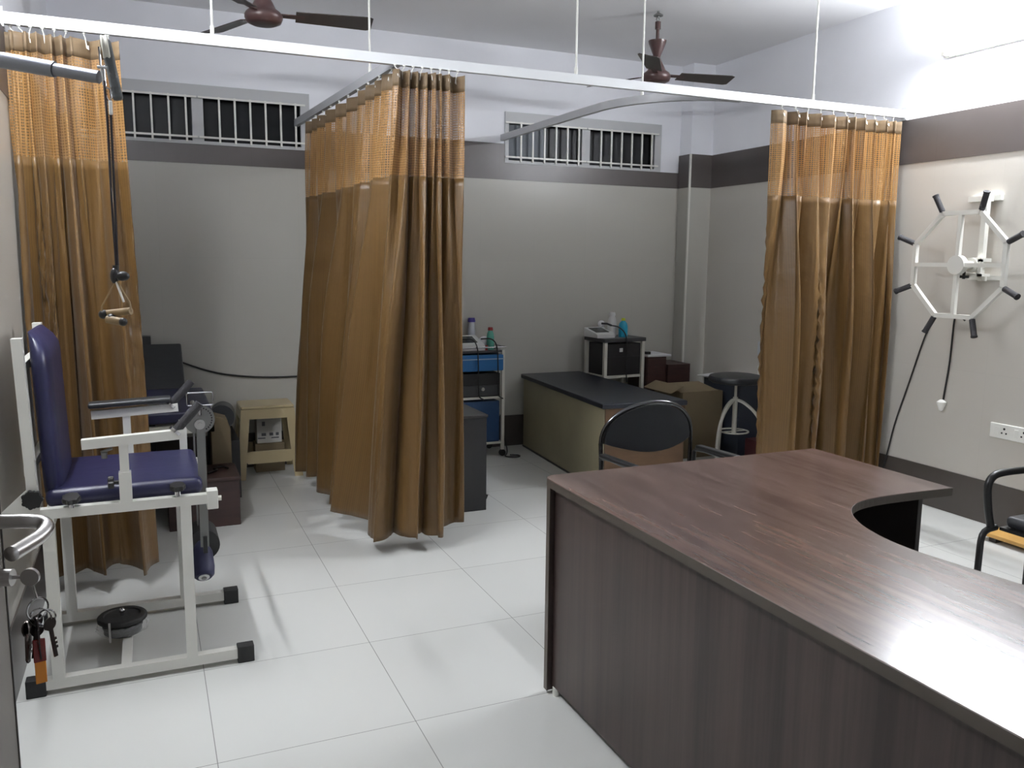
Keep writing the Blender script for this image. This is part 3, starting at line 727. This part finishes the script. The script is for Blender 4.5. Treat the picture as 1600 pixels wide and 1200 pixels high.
bottle(3.425, 5.87, .866, .036, .19, DEVICE, 0, DEVICE, 'white pump bottle at the back of the dark-topped trolley', .55)
bottle(3.475, 5.78, .866, .036, .15, CYAN, 0, YEL, 'cyan squeeze bottle with yellow cap on the dark-topped trolley', .35)
tag(obj('tissue_wad', MB().sph((3.375, 5.945, .905), .03, (1, .8, 1.3)).sph((3.37, 5.945, .96), .028), PAPER), 'crumpled white tissue beside the pump bottle', 'tissue')

# blue trolley on the left of the bed
t1 = thing('instrument_trolley', 'blue trolley with chrome rails beside the middle curtain', 'trolley', (2.2, 5.82, 0))
x0, x1, y0, y1 = 1.98, 2.415, 5.72, 5.99
for x in (x0, x1):
    for y in (y0, y1):
        obj('post', MB().b2(x - .011, x + .011, y - .011, y + .011, .05, .80), CREAM, t1)
        obj('castor', MB().cyl((x, y - .01, .025), (x, y + .01, .025), .025), BLACK, t1)
obj('top_tray', MB().b2(x0 - .01, x1 + .01, y0 - .01, y1 + .01, .785, .80), DARKMET, t1)
obj('rail', MB().tube([(x0 - .01, y1, .825), (x0 - .01, y0 - .02, .825), (x1 + .012, y0 - .02, .825), (x1 + .012, y1, .825)], .006), CHROME, t1)
dr = obj('drawer', MB().b2(x0, x1, y0 - .012, y1 - .01, .65, .77, .004), TBLUE, t1)
obj('drawer_lip', MB().b2(x0, x1, y0 - .018, y0 - .012, .735, .742), mat('drawer_lip', (150, 170, 190), .4), dr)
obj('lower_shelf', MB().b2(x0, x1, y0, y1, .44, .455), CREAM, t1)
obj('base_shelf', MB().b2(x0, x1, y0, y1, .095, .11), CREAM, t1)
dv = thing('stimulator_unit', 'black control unit with a silver knob on the middle shelf of the blue trolley', 'device', (2.2, 5.85, .455))
obj('body', MB().b2(1.99, 2.40, 5.735, 5.97, .455, .63, .005), BLACK, dv)
obj('panel', MB().b2(2.0, 2.39, 5.728, 5.736, .465, .54), DARKMET, dv)
obj('knob', MB().cyl((2.255, 5.712, .515), (2.255, 5.73, .515), .013), STEEL, dv)
tag(obj('storage_bin', MB().b2(2.10, 2.395, 5.73, 5.97, .11, .42, .006), TBLUED), 'dark blue plastic bin on the lowest shelf of the blue trolley', 'bin')
device(2.13, 5.835, .80, 0, 'white therapy device with dark screen on the blue trolley', .3, .2, .075)
bottle(2.345, 5.80, .80, .028, .165, GREENLIQ, 0, RED, 'green gel bottle with red cap on the blue trolley', .55)
bottle(2.265, 5.985, .80, .028, .225, CLEAR, 0, PURP, 'clear bottle with purple cap at the back of the blue trolley', .8)
tag(obj('plastic_bag', MB().sph((2.335, 5.90, .85), .045, (1.0, .8, .9)).sph((2.33, 5.87, .835), .035, (1.2, .8, .9)), PAPER), 'crumpled white bag beside the green gel bottle', 'bag')
tag(obj('cup', MB().lathe([(.014, 0), (.018, .035), (.016, .035), (.012, .004)], (2.29, 5.755, .80)), RED), 'small red cup at the front of the blue trolley', 'cup')
for kk, (xx, lab) in enumerate(((2.205, 'left black lead hanging down the front of the blue trolley'), (2.36, 'right black lead hanging down the front of the blue trolley'))):
    tag(obj('lead', MB().tube([(xx - .09, 5.80, .88), (xx - .03, 5.73, .89), (xx - .005, 5.685, .84), (xx, 5.682, .7), (xx + .004, 5.684, .55), (xx + .01, 5.70, .46), (xx + .05, 5.70, .44)], .005, 8, smooth=2), CABLE), lab, 'cable')
tag(obj('mains_cable', MB().tube([(2.43, 5.80, .30), (2.45, 5.76, .12), (2.455, 5.70, .02), (2.40, 5.66, .007), (2.50, 5.60, .007), (2.54, 5.66, .007), (2.47, 5.70, .007)], .005, 8, smooth=2), CABLE), 'loose black cable coiled on the floor under the blue trolley', 'cable')

# dark cabinet behind the middle curtain
dc = thing('step_cabinet', 'charcoal wooden cabinet half hidden behind the middle curtain', 'cabinet', (1.62, 4.65, 0))
obj('body', MB().b2(1.46, 1.785, 4.46, 4.88, .0, .555, .003), DARKCAB, dc)
obj('top', MB().b2(1.45, 1.79, 4.45, 4.885, .555, .572, .003), mat('charcoal_top', (50, 47, 47), .4), dc)
obj('door_hinge', MB().cyl((1.79, 4.49, .06), (1.80, 4.49, .085), .008), BLACK, dc)

# brown drawer boxes by the column
b1 = thing('wooden_box', 'dark red-brown wooden box with a white board on top beside the dark-topped trolley', 'box', (3.72, 5.8, 0), group=None)
obj('body', MB().b2(3.655, 3.84, 5.70, 5.98, .0, .705, .003), REDWOOD, b1)
obj('drawer_front', MB().b2(3.66, 3.83, 5.692, 5.70, .44, .69), REDWOOD, b1)
tag(obj('white_board', MB().b2(3.66, 3.88, 5.69, 5.97, .7055, .722, .003), PAPER), 'white board lying on the taller dark wooden box', 'board')
tag(obj('black_adapter', MB().b2(3.67, 3.71, 5.73, 5.77, .7225, .745, .004), BLACK), 'small black adapter on the white board', 'adapter')
tag(obj('wooden_crate', MB().b2(3.845, 4.06, 5.68, 5.97, .0, .64, .003), REDWOOD), 'lower dark red-brown wooden box next to the column', 'box')
# large carton
bx = thing('cardboard_carton', 'open brown cardboard carton between the boxed bed and the round stool', 'box', (3.75, 5.35, 0))
cb_ = MB()
cX0, cX1, cY0, cY1, cH = 3.62, 3.98, 5.14, 5.52, .50
for a in ((cX0, cX1, cY0, cY0 + .006), (cX0, cX1, cY1 - .006, cY1), (cX0, cX0 + .006, cY0 + .006, cY1 - .006), (cX1 - .006, cX1, cY0 + .006, cY1 - .006)): cb_.b2(*a, .006, cH)
cb_.b2(cX0, cX1, cY0, cY1, 0, .006)
obj('box', cb_, CARTON, bx)
obj('flap', MB().box(((cX0 + cX1) / 2 - .03, cY0 + .13, cH + .02), (.34, .26, .004), Matrix.Rotation(math.radians(8), 3, 'X')), CARTON, bx)
obj('flap', MB().box((cX0 - .05, (cY0 + cY1) / 2, cH + .022), (.12, .37, .004), Matrix.Rotation(math.radians(-24), 3, 'Y')), CARTON, bx)
# round stool
rs = thing('round_stool', 'round black-seated stool with arched cream legs beside the right curtain', 'stool', (3.79, 4.75, 0))
obj('seat', MB().lathe([(.0, .622), (.17, .624), (.19, .636), (.195, .654), (.186, .672), (.145, .68), (.0, .682)], (3.79, 4.75, 0), n=40), BLKVINYL, rs)
obj('stem', MB().cyl((3.79, 4.75, .26), (3.79, 4.75, .52), .017).cyl((3.79, 4.75, .50), (3.79, 4.75, .624), .01), CREAM, rs)
for k in range(3):
    a = math.radians(200 + 120 * k); c, s_ = math.cos(a), math.sin(a)
    obj('leg', MB().tube([(3.79 + c * .012, 4.75 + s_ * .012, .50), (3.79 + c * .06, 4.75 + s_ * .06, .485), (3.79 + c * .15, 4.75 + s_ * .15, .41), (3.79 + c * .20, 4.75 + s_ * .20, .30), (3.79 + c * .215, 4.75 + s_ * .215, .12), (3.79 + c * .22, 4.75 + s_ * .22, .006)], .0115, 10, smooth=2), CREAM, rs)
obj('foot_ring', MB().tube([(3.79 + .1 * math.cos(a), 4.75 + .1 * math.sin(a), .275) for a in [i * 2 * PI / 24 for i in range(24)]], .006, 8, closed=True).bar((3.69, 4.75, .275), (3.89, 4.75, .275), .008), CREAM, rs)
# side table with papers
st = thing('side_table', 'dark blue sided table behind the round stool', 'table', (4.15, 5.2, 0))
obj('body', MB().b2(4.03, 4.31, 5.0, 5.45, .0, .57, .004), mat('slate_blue_board', (50, 56, 68), .5), st)
obj('top', MB().b2(3.99, 4.315, 4.985, 5.46, .57, .585, .003), PAPER, st, label='white table top')
tag(obj('paper_sheets', MB().box((4.05, 5.30, .59), (.20, .24, .006), Matrix.Rotation(.3, 3, 'Z')).box((4.12, 5.10, .592), (.16, .2, .006), Matrix.Rotation(-.25, 3, 'Z')), PAPER), 'loose white papers on the table behind the round stool', 'papers')
dl = thing('timer_dial', 'small white timer with a black dial on the table by the right curtain', 'timer', (4.24, 5.01, .595))
obj('casing', MB().b2(4.20, 4.29, 4.995, 5.025, .5955, .70, .006), SWITCHW, dl)
obj('dial', MB().tube([(4.245 + .028 * math.cos(a), 4.993, .65 + .028 * math.sin(a)) for a in [i * 2 * PI / 24 for i in range(24)]], .005, 8, closed=True).bar((4.225, 4.993, .635), (4.265, 4.993, .665), .006), BLACK, dl)
tag(obj('maroon_box', MB().b2(4.04, 4.30, 4.68, 4.93, 0, .17, .004), mat('maroon_card', (84, 40, 44), .6)), 'low maroon box on the floor between the round stool and the right curtain', 'box')

# ------------------------------------------------------------------ left cubicle
# examination couch with raised head end
cc = thing('examination_couch', 'navy examination couch with raised backrest against the back wall', 'couch', (-.07, 5.2, 0))
XA, XB = -.43, .30
obj('base_mattress', MB().b2(XA, XB, 4.62, 5.50, .60, .66, .015, 3), BLUE, cc)
obj('backrest', MB().prism([(5.50, .60), (5.50, .66), (5.86, .90), (5.89, .89), (5.89, .85), (5.53, .60)], XA, .20, 'yz', .012), BLKVINYL, cc)
obj('frame', MB().b2(XA, XB, 4.60, 4.64, .55, .59).b2(XB - .04, XB, 4.6, 5.85, .55, .59).b2(XA, XA + .04, 4.6, 5.85, .55, .59).b2(XA, XB, 5.81, 5.85, .55, .59), CREAM, cc)
for x in (XA + .02, XB - .40):
    for y in (4.62, 5.83): obj('leg', MB().b2(x - .018, x + .018, y - .018, y + .018, 0, .55), CREAM, cc)
tag(obj('grey_headbox', MB().b2(-.40, .02, 5.92, 6.02, .0, .945, .004), DARKMET), 'tall grey panel behind the head of the navy couch', 'panel')
tag(obj('wall_cable', MB().tube([(.14, 6.015, .80), (.19, 6.018, .763), (.40, 6.018, .68), (.60, 6.018, .645), (.80, 6.018, .63), (1.05, 6.018, .632), (1.3, 6.018, .66)], .006, 8, smooth=2), CABLE), 'black cable sagging along the back wall above the beige stool', 'cable')
# plastic stool
ps = thing('plastic_stool', 'beige moulded plastic stool against the back wall', 'stool', (.735, 5.85, 0))
sx0, sx1, sy0, sy1 = .54, .885, 5.70, 5.985; H = .485
cxs, cys = (sx0 + sx1) / 2, (sy0 + sy1) / 2
tp = MB().prism([(sx0 + .015, sy0), (sx1 - .015, sy0), (sx1, sy0 + .015), (sx1, sy1 - .015), (sx1 - .015, sy1), (sx0 + .015, sy1), (sx0, sy1 - .015), (sx0, sy0 + .015)], H - .02, H, 'xy', .006)
obj('seat', tp, BEIGE, ps)
def stool_side(face):
    # tapered panel with an opening: apron, two legs, lower stretcher
    m_ = MB(); sp_ = .042; w0 = (sx1 - sx0) / 2 if face in 'fb' else (sy1 - sy0) / 2
    W0 = w0 - .002; W1 = w0 + sp_
    th = .012
    parts_ = [[(-W0, H - .02), (W0, H - .02), (W0 + .005, H - .085), (-W0 - .005, H - .085)],
              [(-W0 - .005, H - .085), (-W0 + .05, H - .085), (-W1 + .055, .0), (-W1, .0)],
              [(W0 - .05, H - .085), (W0 + .005, H - .085), (W1, .0), (W1 - .055, .0)],
              [(-W0 + .02, .185), (W0 - .02, .185), (W0 - .02, .12), (W0 - .03, .105), (-W0 + .03, .105), (-W0 + .02, .12)]]
    for pl in parts_:
        m_.prism(pl, -th / 2, th / 2, 'xz')
    ang = {'f': 0, 'b': PI, 'l': -PI / 2, 'r': PI / 2}[face]
    dist = {'f': (sy1 - sy0) / 2, 'b': (sy1 - sy0) / 2, 'l': (sx1 - sx0) / 2, 'r': (sx1 - sx0) / 2}[face]
    # lean outwards with height
    for v in m_.bm.verts: v.co.y += -(dist - .008) - sp_ * (1 - v.co.z / H)
    if face in 'fb': pass
    m_.xf(Matrix.Translation((cxs, cys, 0)) @ Matrix.Rotation(ang, 4, 'Z'))
    return m_
for f_ in 'fblr': obj('leg_panel', stool_side(f_), BEIGE, ps)
# things beyond the stool
pb = thing('printed_box', 'white printed cardboard box seen through the beige stool', 'box', (.73, 5.95, 0))
# (stands behind the stool legs, between couch and stool)
obj('box', MB().b2(.655, .82, 5.86, 5.97, .2, .405, .003), CARTGREY, pb)
for (x, z, w2, h2) in ((.70, .26, .03, .02), (.75, .26, .025, .02), (.79, .26, .02, .02), (.70, .335, .02, .03), (.685, .235, .05, .008), (.775, .235, .05, .008)): obj('printed_mark', MB().b2(x - w2 / 2, x + w2 / 2, 5.8585, 5.8605, z - h2 / 2, z + h2 / 2), mat('print_grey', (90, 90, 94), .6), pb)
tag(obj('support_box', MB().b2(.64, .835, 5.85, 5.98, .0, .199, .003), CARTON), 'plain cardboard box under the printed box inside the beige stool', 'box')
bol = thing('bolster', 'black rolled bolster lying between the navy couch and the beige stool', 'bolster', (.42, 5.5, .3))
obj('roll', MB().cyl((.387, 5.28, .50), (.435, 5.80, .44), .075, n=28), BLKVINYL, bol)
tag(obj('dark_carton', MB().b2(.335, .485, 5.25, 5.80, .0, .36, .003), DARKCAB), 'dark box under the black bolster', 'box')
tag(obj('brown_carton', MB().prism([(.31, 0), (.42, 0), (.42, .47), (.40, .53), (.31, .56)], 5.05, 5.2, 'xz', .006), CARTON), 'tall brown carton standing beside the navy couch foot', 'box')
# brown wooden step
wsb = thing('wooden_step', 'dark red-brown wooden step box on the floor behind the exercise chair', 'step box', (.25, 4.9, 0))
obj('body', MB().b2(.06, .425, 4.70, 5.02, 0, .255, .003), REDWOOD, wsb)
obj('tread', MB().b2(.055, .43, 4.69, 5.03, .255, .275, .003), REDWOOD, wsb)
tag(obj('black_strap', MB().tube([(.27, 4.80, .28), (.33, 4.85, .285), (.30, 4.9, .28), (.36, 4.93, .285), (.38, 4.87, .282)], .006, 6, smooth=1), BLACK), 'small black strap on top of the wooden step box', 'strap')

# ------------------------------------------------------------------ quadriceps exercise chair
ex = thing('exercise_chair', 'white framed thigh exercise chair with navy seat and weight stack at the left wall', 'exercise chair', (-.06, 3.32, 0))
YN, YR = 3.04, 3.61
tw = .034
def sidef(y, name):
    obj('base_rail', MB().b2(-.42, .30, y - tw / 2, y + tw / 2, .018, .018 + .036), WHITE, ex)
    for xa, xb in ((-.425, -.365), (.245, .303)): obj('rubber_foot', MB().b2(xa, xb, y - .022, y + .022, .0, .062, .003), RUBBER, ex)
    obj('rear_post', MB().b2(-.345, -.308, y - tw / 2, y + tw / 2, .054, .605), WHITE, ex)
    obj('front_post', MB().b2(.075, .111, y - tw / 2, y + tw / 2, .054, .605), WHITE, ex)
    obj('seat_rail', MB().b2(-.375, .165, y - tw / 2, y + tw / 2, .605, .638), WHITE, ex)
    # back upright
    obj('back_upright', MB().bar((-.362, y, .62), (-.378, y, 1.195 if y < 3.3 else 1.205), .044, .03), WHITE, ex)
    # arm
    obj('arm_post', MB().b2(-.11, -.072, y - .016, y + .016, .638, .74).b2(-.105, -.077, y - .013, y + .013, .74, .832), WHITE, ex)
    obj('arm_bar', MB().bar((-.215, y, .842), (.10, y, .856), .032, .032), WHITE, ex)
    d = Vector((.07, 0, .078)).normalized(); p0 = Vector((.075, y, .868))
    g = obj('hand_grip', MB().cyl(p0, p0 + d * .12, .0155, n=18), GRIP, ex)
    obj('grip_collar', MB().cyl(p0 - d * .006, p0 + d * .004, .024, n=18), CHROME, g)
sidef(YN, 'near'); sidef(YR, 'far')
obj('arm_pad', MB().box((-.075, YR, .885), (.30, .07, .022), Matrix.Rotation(math.radians(-2), 3, 'Y'), .009, 3), BLKVINYL, ex)
obj('base_crossbar', MB().b2(-.137, -.105, YN + .017, YR - .017, .022, .05), WHITE, ex)
for xx in (-.345, .075): obj('seat_crossbar', MB().b2(xx, xx + .035, YN, YR, .57, .6), WHITE, ex)
for xx, zz in ((-.385, .75), (-.392, 1.08)): obj('back_crossbar', MB().b2(xx, xx + .025, YN, YR, zz, zz + .03), WHITE, ex)
obj('rear_front_post', MB().b2(.100, .128, YR - .014, YR + .014, .638, .80), WHITE, ex)
# cushions
obj('seat_cushion', MB().b2(-.335, .155, 3.065, 3.585, .625, .69, .028, 4), BLUE, ex)
bc = MB()
n = 18
prof = []
for i in range(n + 1):
    z = .66 + .545 * i / n; f = (z - .66) / .545
    th = .065 * (1 - max(0, (f - .86) / .14) ** 2 * .75)
    prof.append((z, th, f))
vsr = []
for (z, th, f) in prof:
    ring = []
    yw = .245 - .06 * max(0, (f - .8) / .2) ** 2 - .02 * max(0, (.12 - f) / .12) ** 2
    xb = -.345 - .017 * f
    for j in range(20):
        a = 2 * PI * j / 20; cx_, sy_ = math.cos(a), math.sin(a)
        px_ = math.copysign(abs(cx_) ** .75, cx_); py_ = math.copysign(abs(sy_) ** .4, sy_)
        ring.append(bc.bm.verts.new((xb + th / 2 + px_ * th / 2, 3.325 + py_ * yw, z)))
    vsr.append(ring)
for A, B in zip(vsr, vsr[1:]):
    for j in range(20): bc.bm.faces.new((A[j], A[(j + 1) % 20], B[(j + 1) % 20], B[j]))
bc.bm.faces.new(vsr[0][::-1]); bc.bm.faces.new(vsr[-1])
obj('back_cushion', bc, BLUE, ex)
# gusset and recline knob
obj('gusset_plate', MB().prism([(-.345, .72), (-.385, .705), (-.458, .637), (-.458, .622), (-.345, .612)], 3.018, 3.024, 'xz'), WHITE, ex)
def star_knob(c, ax, r, nm='knob', n=7):
    ax = Vector(ax).normalized(); k = MB(); q_ = ax.to_track_quat('Z', 'Y'); pts = []
    for i in range(n * 6):
        a = 2 * PI * i / (n * 6); rr = r * (1 + .13 * math.cos(n * a)); pts.append((rr * math.cos(a), rr * math.sin(a)))
    k.prism(pts, -.009, .009, 'xy', .003); k.cyl((0, 0, -.03), (0, 0, 0), r * .35)
    k.xf(Matrix.Translation(Vector(c)) @ q_.to_matrix().to_4x4())
    return obj(nm, k, BLACK, ex)
star_knob((-.362, 2.995, .682), (0, -1, 0), .029)
star_knob((-.255, 3.03, .665), (0, -.3, 1), .026)
star_knob((.07, 3.035, .672), (0, -.2, 1), .024)
star_knob((-.135, 3.04, .705), (-1, 0, 0), .02)
obj('bolt', MB().cyl((.07, 3.035, .64), (.07, 3.035, .67), .01).cyl((-.255, 3.03, .635), (-.255, 3.03, .66), .01).cyl((-.135, 3.04, .705), (-.108, 3.04, .705), .005), CHROME, ex)
obj('arm_lock', MB().cyl((-.125, YN, .822), (-.16, YN, .81), .005).cyl((-.15, YN, .81), (-.15, YN, .79), .01), GREYSTEEL, ex)
# leg lever: indexed disc, bars, rollers
obj('clamp_block', MB().b2(.163, .20, YN - .024, YN + .024, .585, .652, .003), WHITE, ex)
obj('clamp_screw', MB().cyl((.2, YN, .617), (.212, YN, .617), .009), CREAM, ex)
ds = obj('index_disc', MB().cyl((.155, 3.13, .885), (.155, 3.137, .885), .052, n=40), GREYSTEEL, ex)
hh = MB()
for i in range(14):
    a = math.radians(-70 + i * 12.5); hh.cyl((.155 + .042 * math.cos(a), 3.1285, .885 + .042 * math.sin(a)), (.155 + .042 * math.cos(a), 3.1305, .885 + .042 * math.sin(a)), .0028, n=8)
obj('index_holes', hh, hol, ds)
obj('pivot', MB().cyl((.155, 3.10, .87), (.155, 3.61, .87), .009).cyl((.155, 3.11, .87), (.155, 3.13, .87), .018), STEEL, ex)
obj('lever_bar', MB().bar((.158, 3.118, .87), (.155, 3.118, .42), .006, .029), GREYSTEEL, ex)
obj('lever_bar', MB().bar((.155, 3.60, .87), (.155, 3.60, .30), .006, .03), GREYSTEEL, ex)
obj('lever_sleeve', MB().bar((.156, 3.118, .46), (.156, 3.118, .40), .014, .03), BLACK, ex)
pts = [(-.5, 0)]
obj('leg_roller', MB().lathe([(.014, -.075), (.024, -.062), (.037, -.03), (.040, .03), (.037, .06), (.028, .07), (.0, .07)], (.146, 3.15, .36), n=28, axis=Vector((0, -.75, -.66)).to_track_quat('Z', 'X')), NAVYPAD, ex)
d_ = Vector((0, -.75, -.66)).normalized(); c0 = Vector((.146, 3.15, .36)) + d_ * .07
obj('roller_cap', MB().cyl(c0, c0 + d_ * .003, .019, n=24), DEVICE, ex)
obj('roller_bolt', MB().cyl(c0 + d_ * .003, c0 + d_ * .007, .009, n=16), GREYSTEEL, ex)
obj('far_roller', MB().cyl((.17, 3.50, .30), (.17, 3.66, .30), .062, n=30), RUBBER, ex)
obj('wire_handle', MB().tube([(.119, 3.13, .935), (.199, 3.13, .935), (.203, 3.13, .94), (.203, 3.13, .976), (.199, 3.13, .981), (.121, 3.13, .981), (.117, 3.13, .976), (.117, 3.13, .94)], .0028, 8, closed=True).cyl((.158, 3.13, .935), (.158, 3.13, .90), .006), CHROME, ex)
# weights
wc = (-.137, 3.34)
for i, (r, z) in enumerate(((.066, .052), (.070, .074), (.086, .100))):
    wt = obj('weight_plate', MB().lathe([(.01, 0), (r - .006, 0), (r, .005), (r, .017), (r - .005, .0215), (r * .75, .0215), (r * .72, .018), (.012, .018)], (wc[0], wc[1], z), n=40), RUBBER, ex)
obj('weight_pin', MB().cyl((wc[0], wc[1], .05), (wc[0], wc[1], .135), .007).sph((wc[0], wc[1], .137), .011), CHROME, ex)
wrapm = bpy.data.materials.new('clear_wrap'); wrapm.use_nodes = True
nb = wrapm.node_tree.nodes['Principled BSDF']; nb.inputs['Base Color'].default_value = (.8, .8, .8, 1); nb.inputs['Roughness'].default_value = .12; nb.inputs['Alpha'].default_value = .22
wp = MB(); rnd = random.Random(5); n = 40; rings = []
for z, r in ((.056, .060), (.066, .084), (.082, .09), (.098, .084)):
    rings.append([wp.bm.verts.new((wc[0] + (r + rnd.uniform(-.006, .008)) * math.cos(2 * PI * j / n), wc[1] + (r + rnd.uniform(-.006, .008)) * math.sin(2 * PI * j / n), z + rnd.uniform(-.003, .003))) for j in range(n)])
for A, B in zip(rings, rings[1:]):
    for j in range(n): wp.bm.faces.new((A[j], A[(j + 1) % n], B[(j + 1) % n], B[j]))
obj('plastic_wrap', wp, wrapm, ex)
obj('hanging_pin', MB().b2(-.181, -.174, 3.245, 3.249, .055, .13), STEEL, ex)

# ------------------------------------------------------------------ overhead pulley arm at the top left
pa = thing('shoulder_pulley', 'overhead arm with rope pulley and strap handles hanging before the left curtain', 'pulley', (XL + .01, 2.72, 1.95))
A0 = Vector((XL + .006, 2.715, 1.984)); A1 = Vector((-.083, 2.545, 1.918))
aa = (A1 - A0).normalized()
obj('arm_tube', MB().cyl(A0, A0 + aa * .30, .0205, n=24), ARMM, pa)
obj('inner_tube', MB().cyl(A0 + aa * .30, A1, .0165, n=24), ARMM, pa)
obj('wall_flange', MB().cyl((XL + .006, 2.715, 1.984), (XL + .016, 2.71, 1.982), .05, n=24), CREAM, pa)
obj('pulley_block', MB().box((-.052, 2.53, 1.935), (.026, .035, .15), Matrix.Rotation(math.radians(-9), 3, 'Y'), .008, 3), mat('pulley_grey', (84, 87, 88), .6, bump=.4, bscale=80), pa)
obj('pulley_wheel', MB().lathe([(.026, -.009), (.03, -.006), (.027, 0), (.03, .006), (.026, .009)], (-.064, 2.52, 1.99), axis=Vector((1, 0, 0.1)).to_track_quat('Z', 'Y')), CREAM, pa)
obj('bracket', MB().tube([(-.078, 2.50, 1.985), (-.077, 2.50, 1.94), (-.072, 2.50, 1.89)], .003, 6).tube([(-.070, 2.50, 1.94), (-.069, 2.50, 1.89)], .003, 6).tube([(-.085, 2.5, 1.935), (-.062, 2.5, 1.935)], .004), CHROME, pa)
obj('snap_hook', MB().tube([(-.067, 2.49, 1.885), (-.058, 2.49, 1.88), (-.056, 2.49, 1.86), (-.06, 2.49, 1.845), (-.067, 2.49, 1.86), (-.069, 2.49, 1.875)], .0025, 6, closed=True), CHROME, pa)
obj('rope_clip', MB().b2(-.063, -.054, 2.475, 2.485, 1.815, 1.85, .002), SWITCHW, pa)
obj('rope', MB().tube([(-.070, 2.49, 1.90), (-.068, 2.485, 1.8), (-.068, 2.46, 1.6), (-.066, 2.45, 1.43)], .0032, 6), ROPE, pa)
obj('rope', MB().tube([(-.059, 2.485, 1.82), (-.060, 2.475, 1.7), (-.061, 2.46, 1.55), (-.062, 2.45, 1.43)], .0032, 6), ROPE, pa)
obj('cord_lock', MB().sph((-.071, 2.445, 1.402), .014, (.8, .9, 1.5)).sph((-.052, 2.44, 1.402), .016, (1.1, .9, .8)).cyl((-.067, 2.45, 1.43), (-.067, 2.45, 1.41), .008), BLACK, pa)
obj('white_pin', MB().cyl((-.068, 2.44, 1.388), (-.052, 2.43, 1.335), .0028), SWITCHW, pa)
obj('handle_strap', MB().tube([(-.068, 2.44, 1.39), (-.104, 2.45, 1.325), (-.108, 2.45, 1.30)], .0022, 6).tube([(-.066, 2.44, 1.39), (-.038, 2.42, 1.335), (-.035, 2.42, 1.31)], .0022, 6), TAN, pa)
obj('strap_handle', MB().cyl((-.100, 2.46, 1.303), (-.036, 2.42, 1.312), .0095, n=16), TAN, pa)
obj('strap_handle', MB().cyl((-.094, 2.44, 1.290), (-.052, 2.415, 1.283), .0105, n=16), TAN, pa)
obj('handle_knot', MB().sph((-.103, 2.455, 1.302), .012).sph((-.056, 2.415, 1.284), .011).sph((-.084, 2.44, 1.292), .0125), BLACK, pa)

# ------------------------------------------------------------------ keys in the door lock
ky = thing('key_bunch', 'bunch of keys with an orange fob hanging from the door lock', 'keys', dpt(.042, .038, .988))
def K(s, o, z): return dpt(s - .018, o + .008, z + .03)
obj('inserted_key', MB().tube([K(.06, .022, .958), K(.06, .034, .958)], .0028, 6).cyl(K(.063, .046, .958), K(.057, .046, .958), .013, n=20), STEEL, ky)
obj('chain_link', MB().tube([K(.06, .048, .955), K(.06, .051, .935), K(.06, .053, .925)], .0018, 6), CHROME, ky)
def ringo(c, r, tilt, nm='key_ring'):
    c = Vector(c); u = (dd * math.cos(tilt) + dn * math.sin(tilt)); pts = [c + u * r * math.cos(a) + Vector((0, 0, 1)) * r * math.sin(a) for a in [i * 2 * PI / 24 for i in range(24)]]
    obj(nm, MB().tube(pts, .0014, 6, closed=True), CHROME, ky)
ringo(K(.06, .053, .909), .016, .6); ringo(K(.06, .056, .895), .014, 1.4); ringo(K(.055, .062, .893), .012, 1.1)
rnd = random.Random(9)
for i in range(9):
    s0 = .06 + rnd.uniform(-.012, .012); o0 = .053 + rnd.uniform(-.016, .018); z0 = .885 + rnd.uniform(-.012, .008); tw_ = rnd.uniform(-.9, .9); ln = rnd.uniform(.04, .055)
    c = Vector(K(s0, o0, z0)); u = dd * math.cos(tw_) + dn * math.sin(tw_); dn_ = (Vector((0, 0, -1)) + u * rnd.uniform(-.25, .25)).normalized()
    k_ = MB(); R3 = Matrix((u, u.cross(dn_) * -1, dn_)).transposed()
    nrm = u.cross(dn_).normalized()
    k_.cyl(c - nrm * .001, c + nrm * .001, .010, n=16)
    k_.box(c + dn_ * (.008 + ln / 2), (.006, .002, ln), Matrix((u, nrm, dn_)).transposed())
    for t_ in (.55, .7, .85): k_.box(c + dn_ * ln * t_ + u * .004, (.004, .0018, .004), Matrix((u, nrm, dn_)).transposed())
    obj('key', k_, mat('dark_key_%d' % (i % 2), (110, 104, 100) if i % 2 else (60, 54, 54), .3, 1.0), ky)
fb = Vector(K(.062, .052, .875)); 
fo = obj('key_fob', MB().box(fb + Vector((0, 0, -.050)), (.003, .015, .062), Matrix.Rotation(math.radians(14) , 3, 'Z') @ Matrix.Rotation(math.radians(90), 3, 'Z'), .001), ORANGE, ky)
obj('fob_sleeve', MB().box(fb + Vector((0, 0, -.030)), (.004, .0165, .035), Matrix.Rotation(math.radians(14), 3, 'Z') @ Matrix.Rotation(math.radians(90), 3, 'Z'), .001), MAROON, ky)
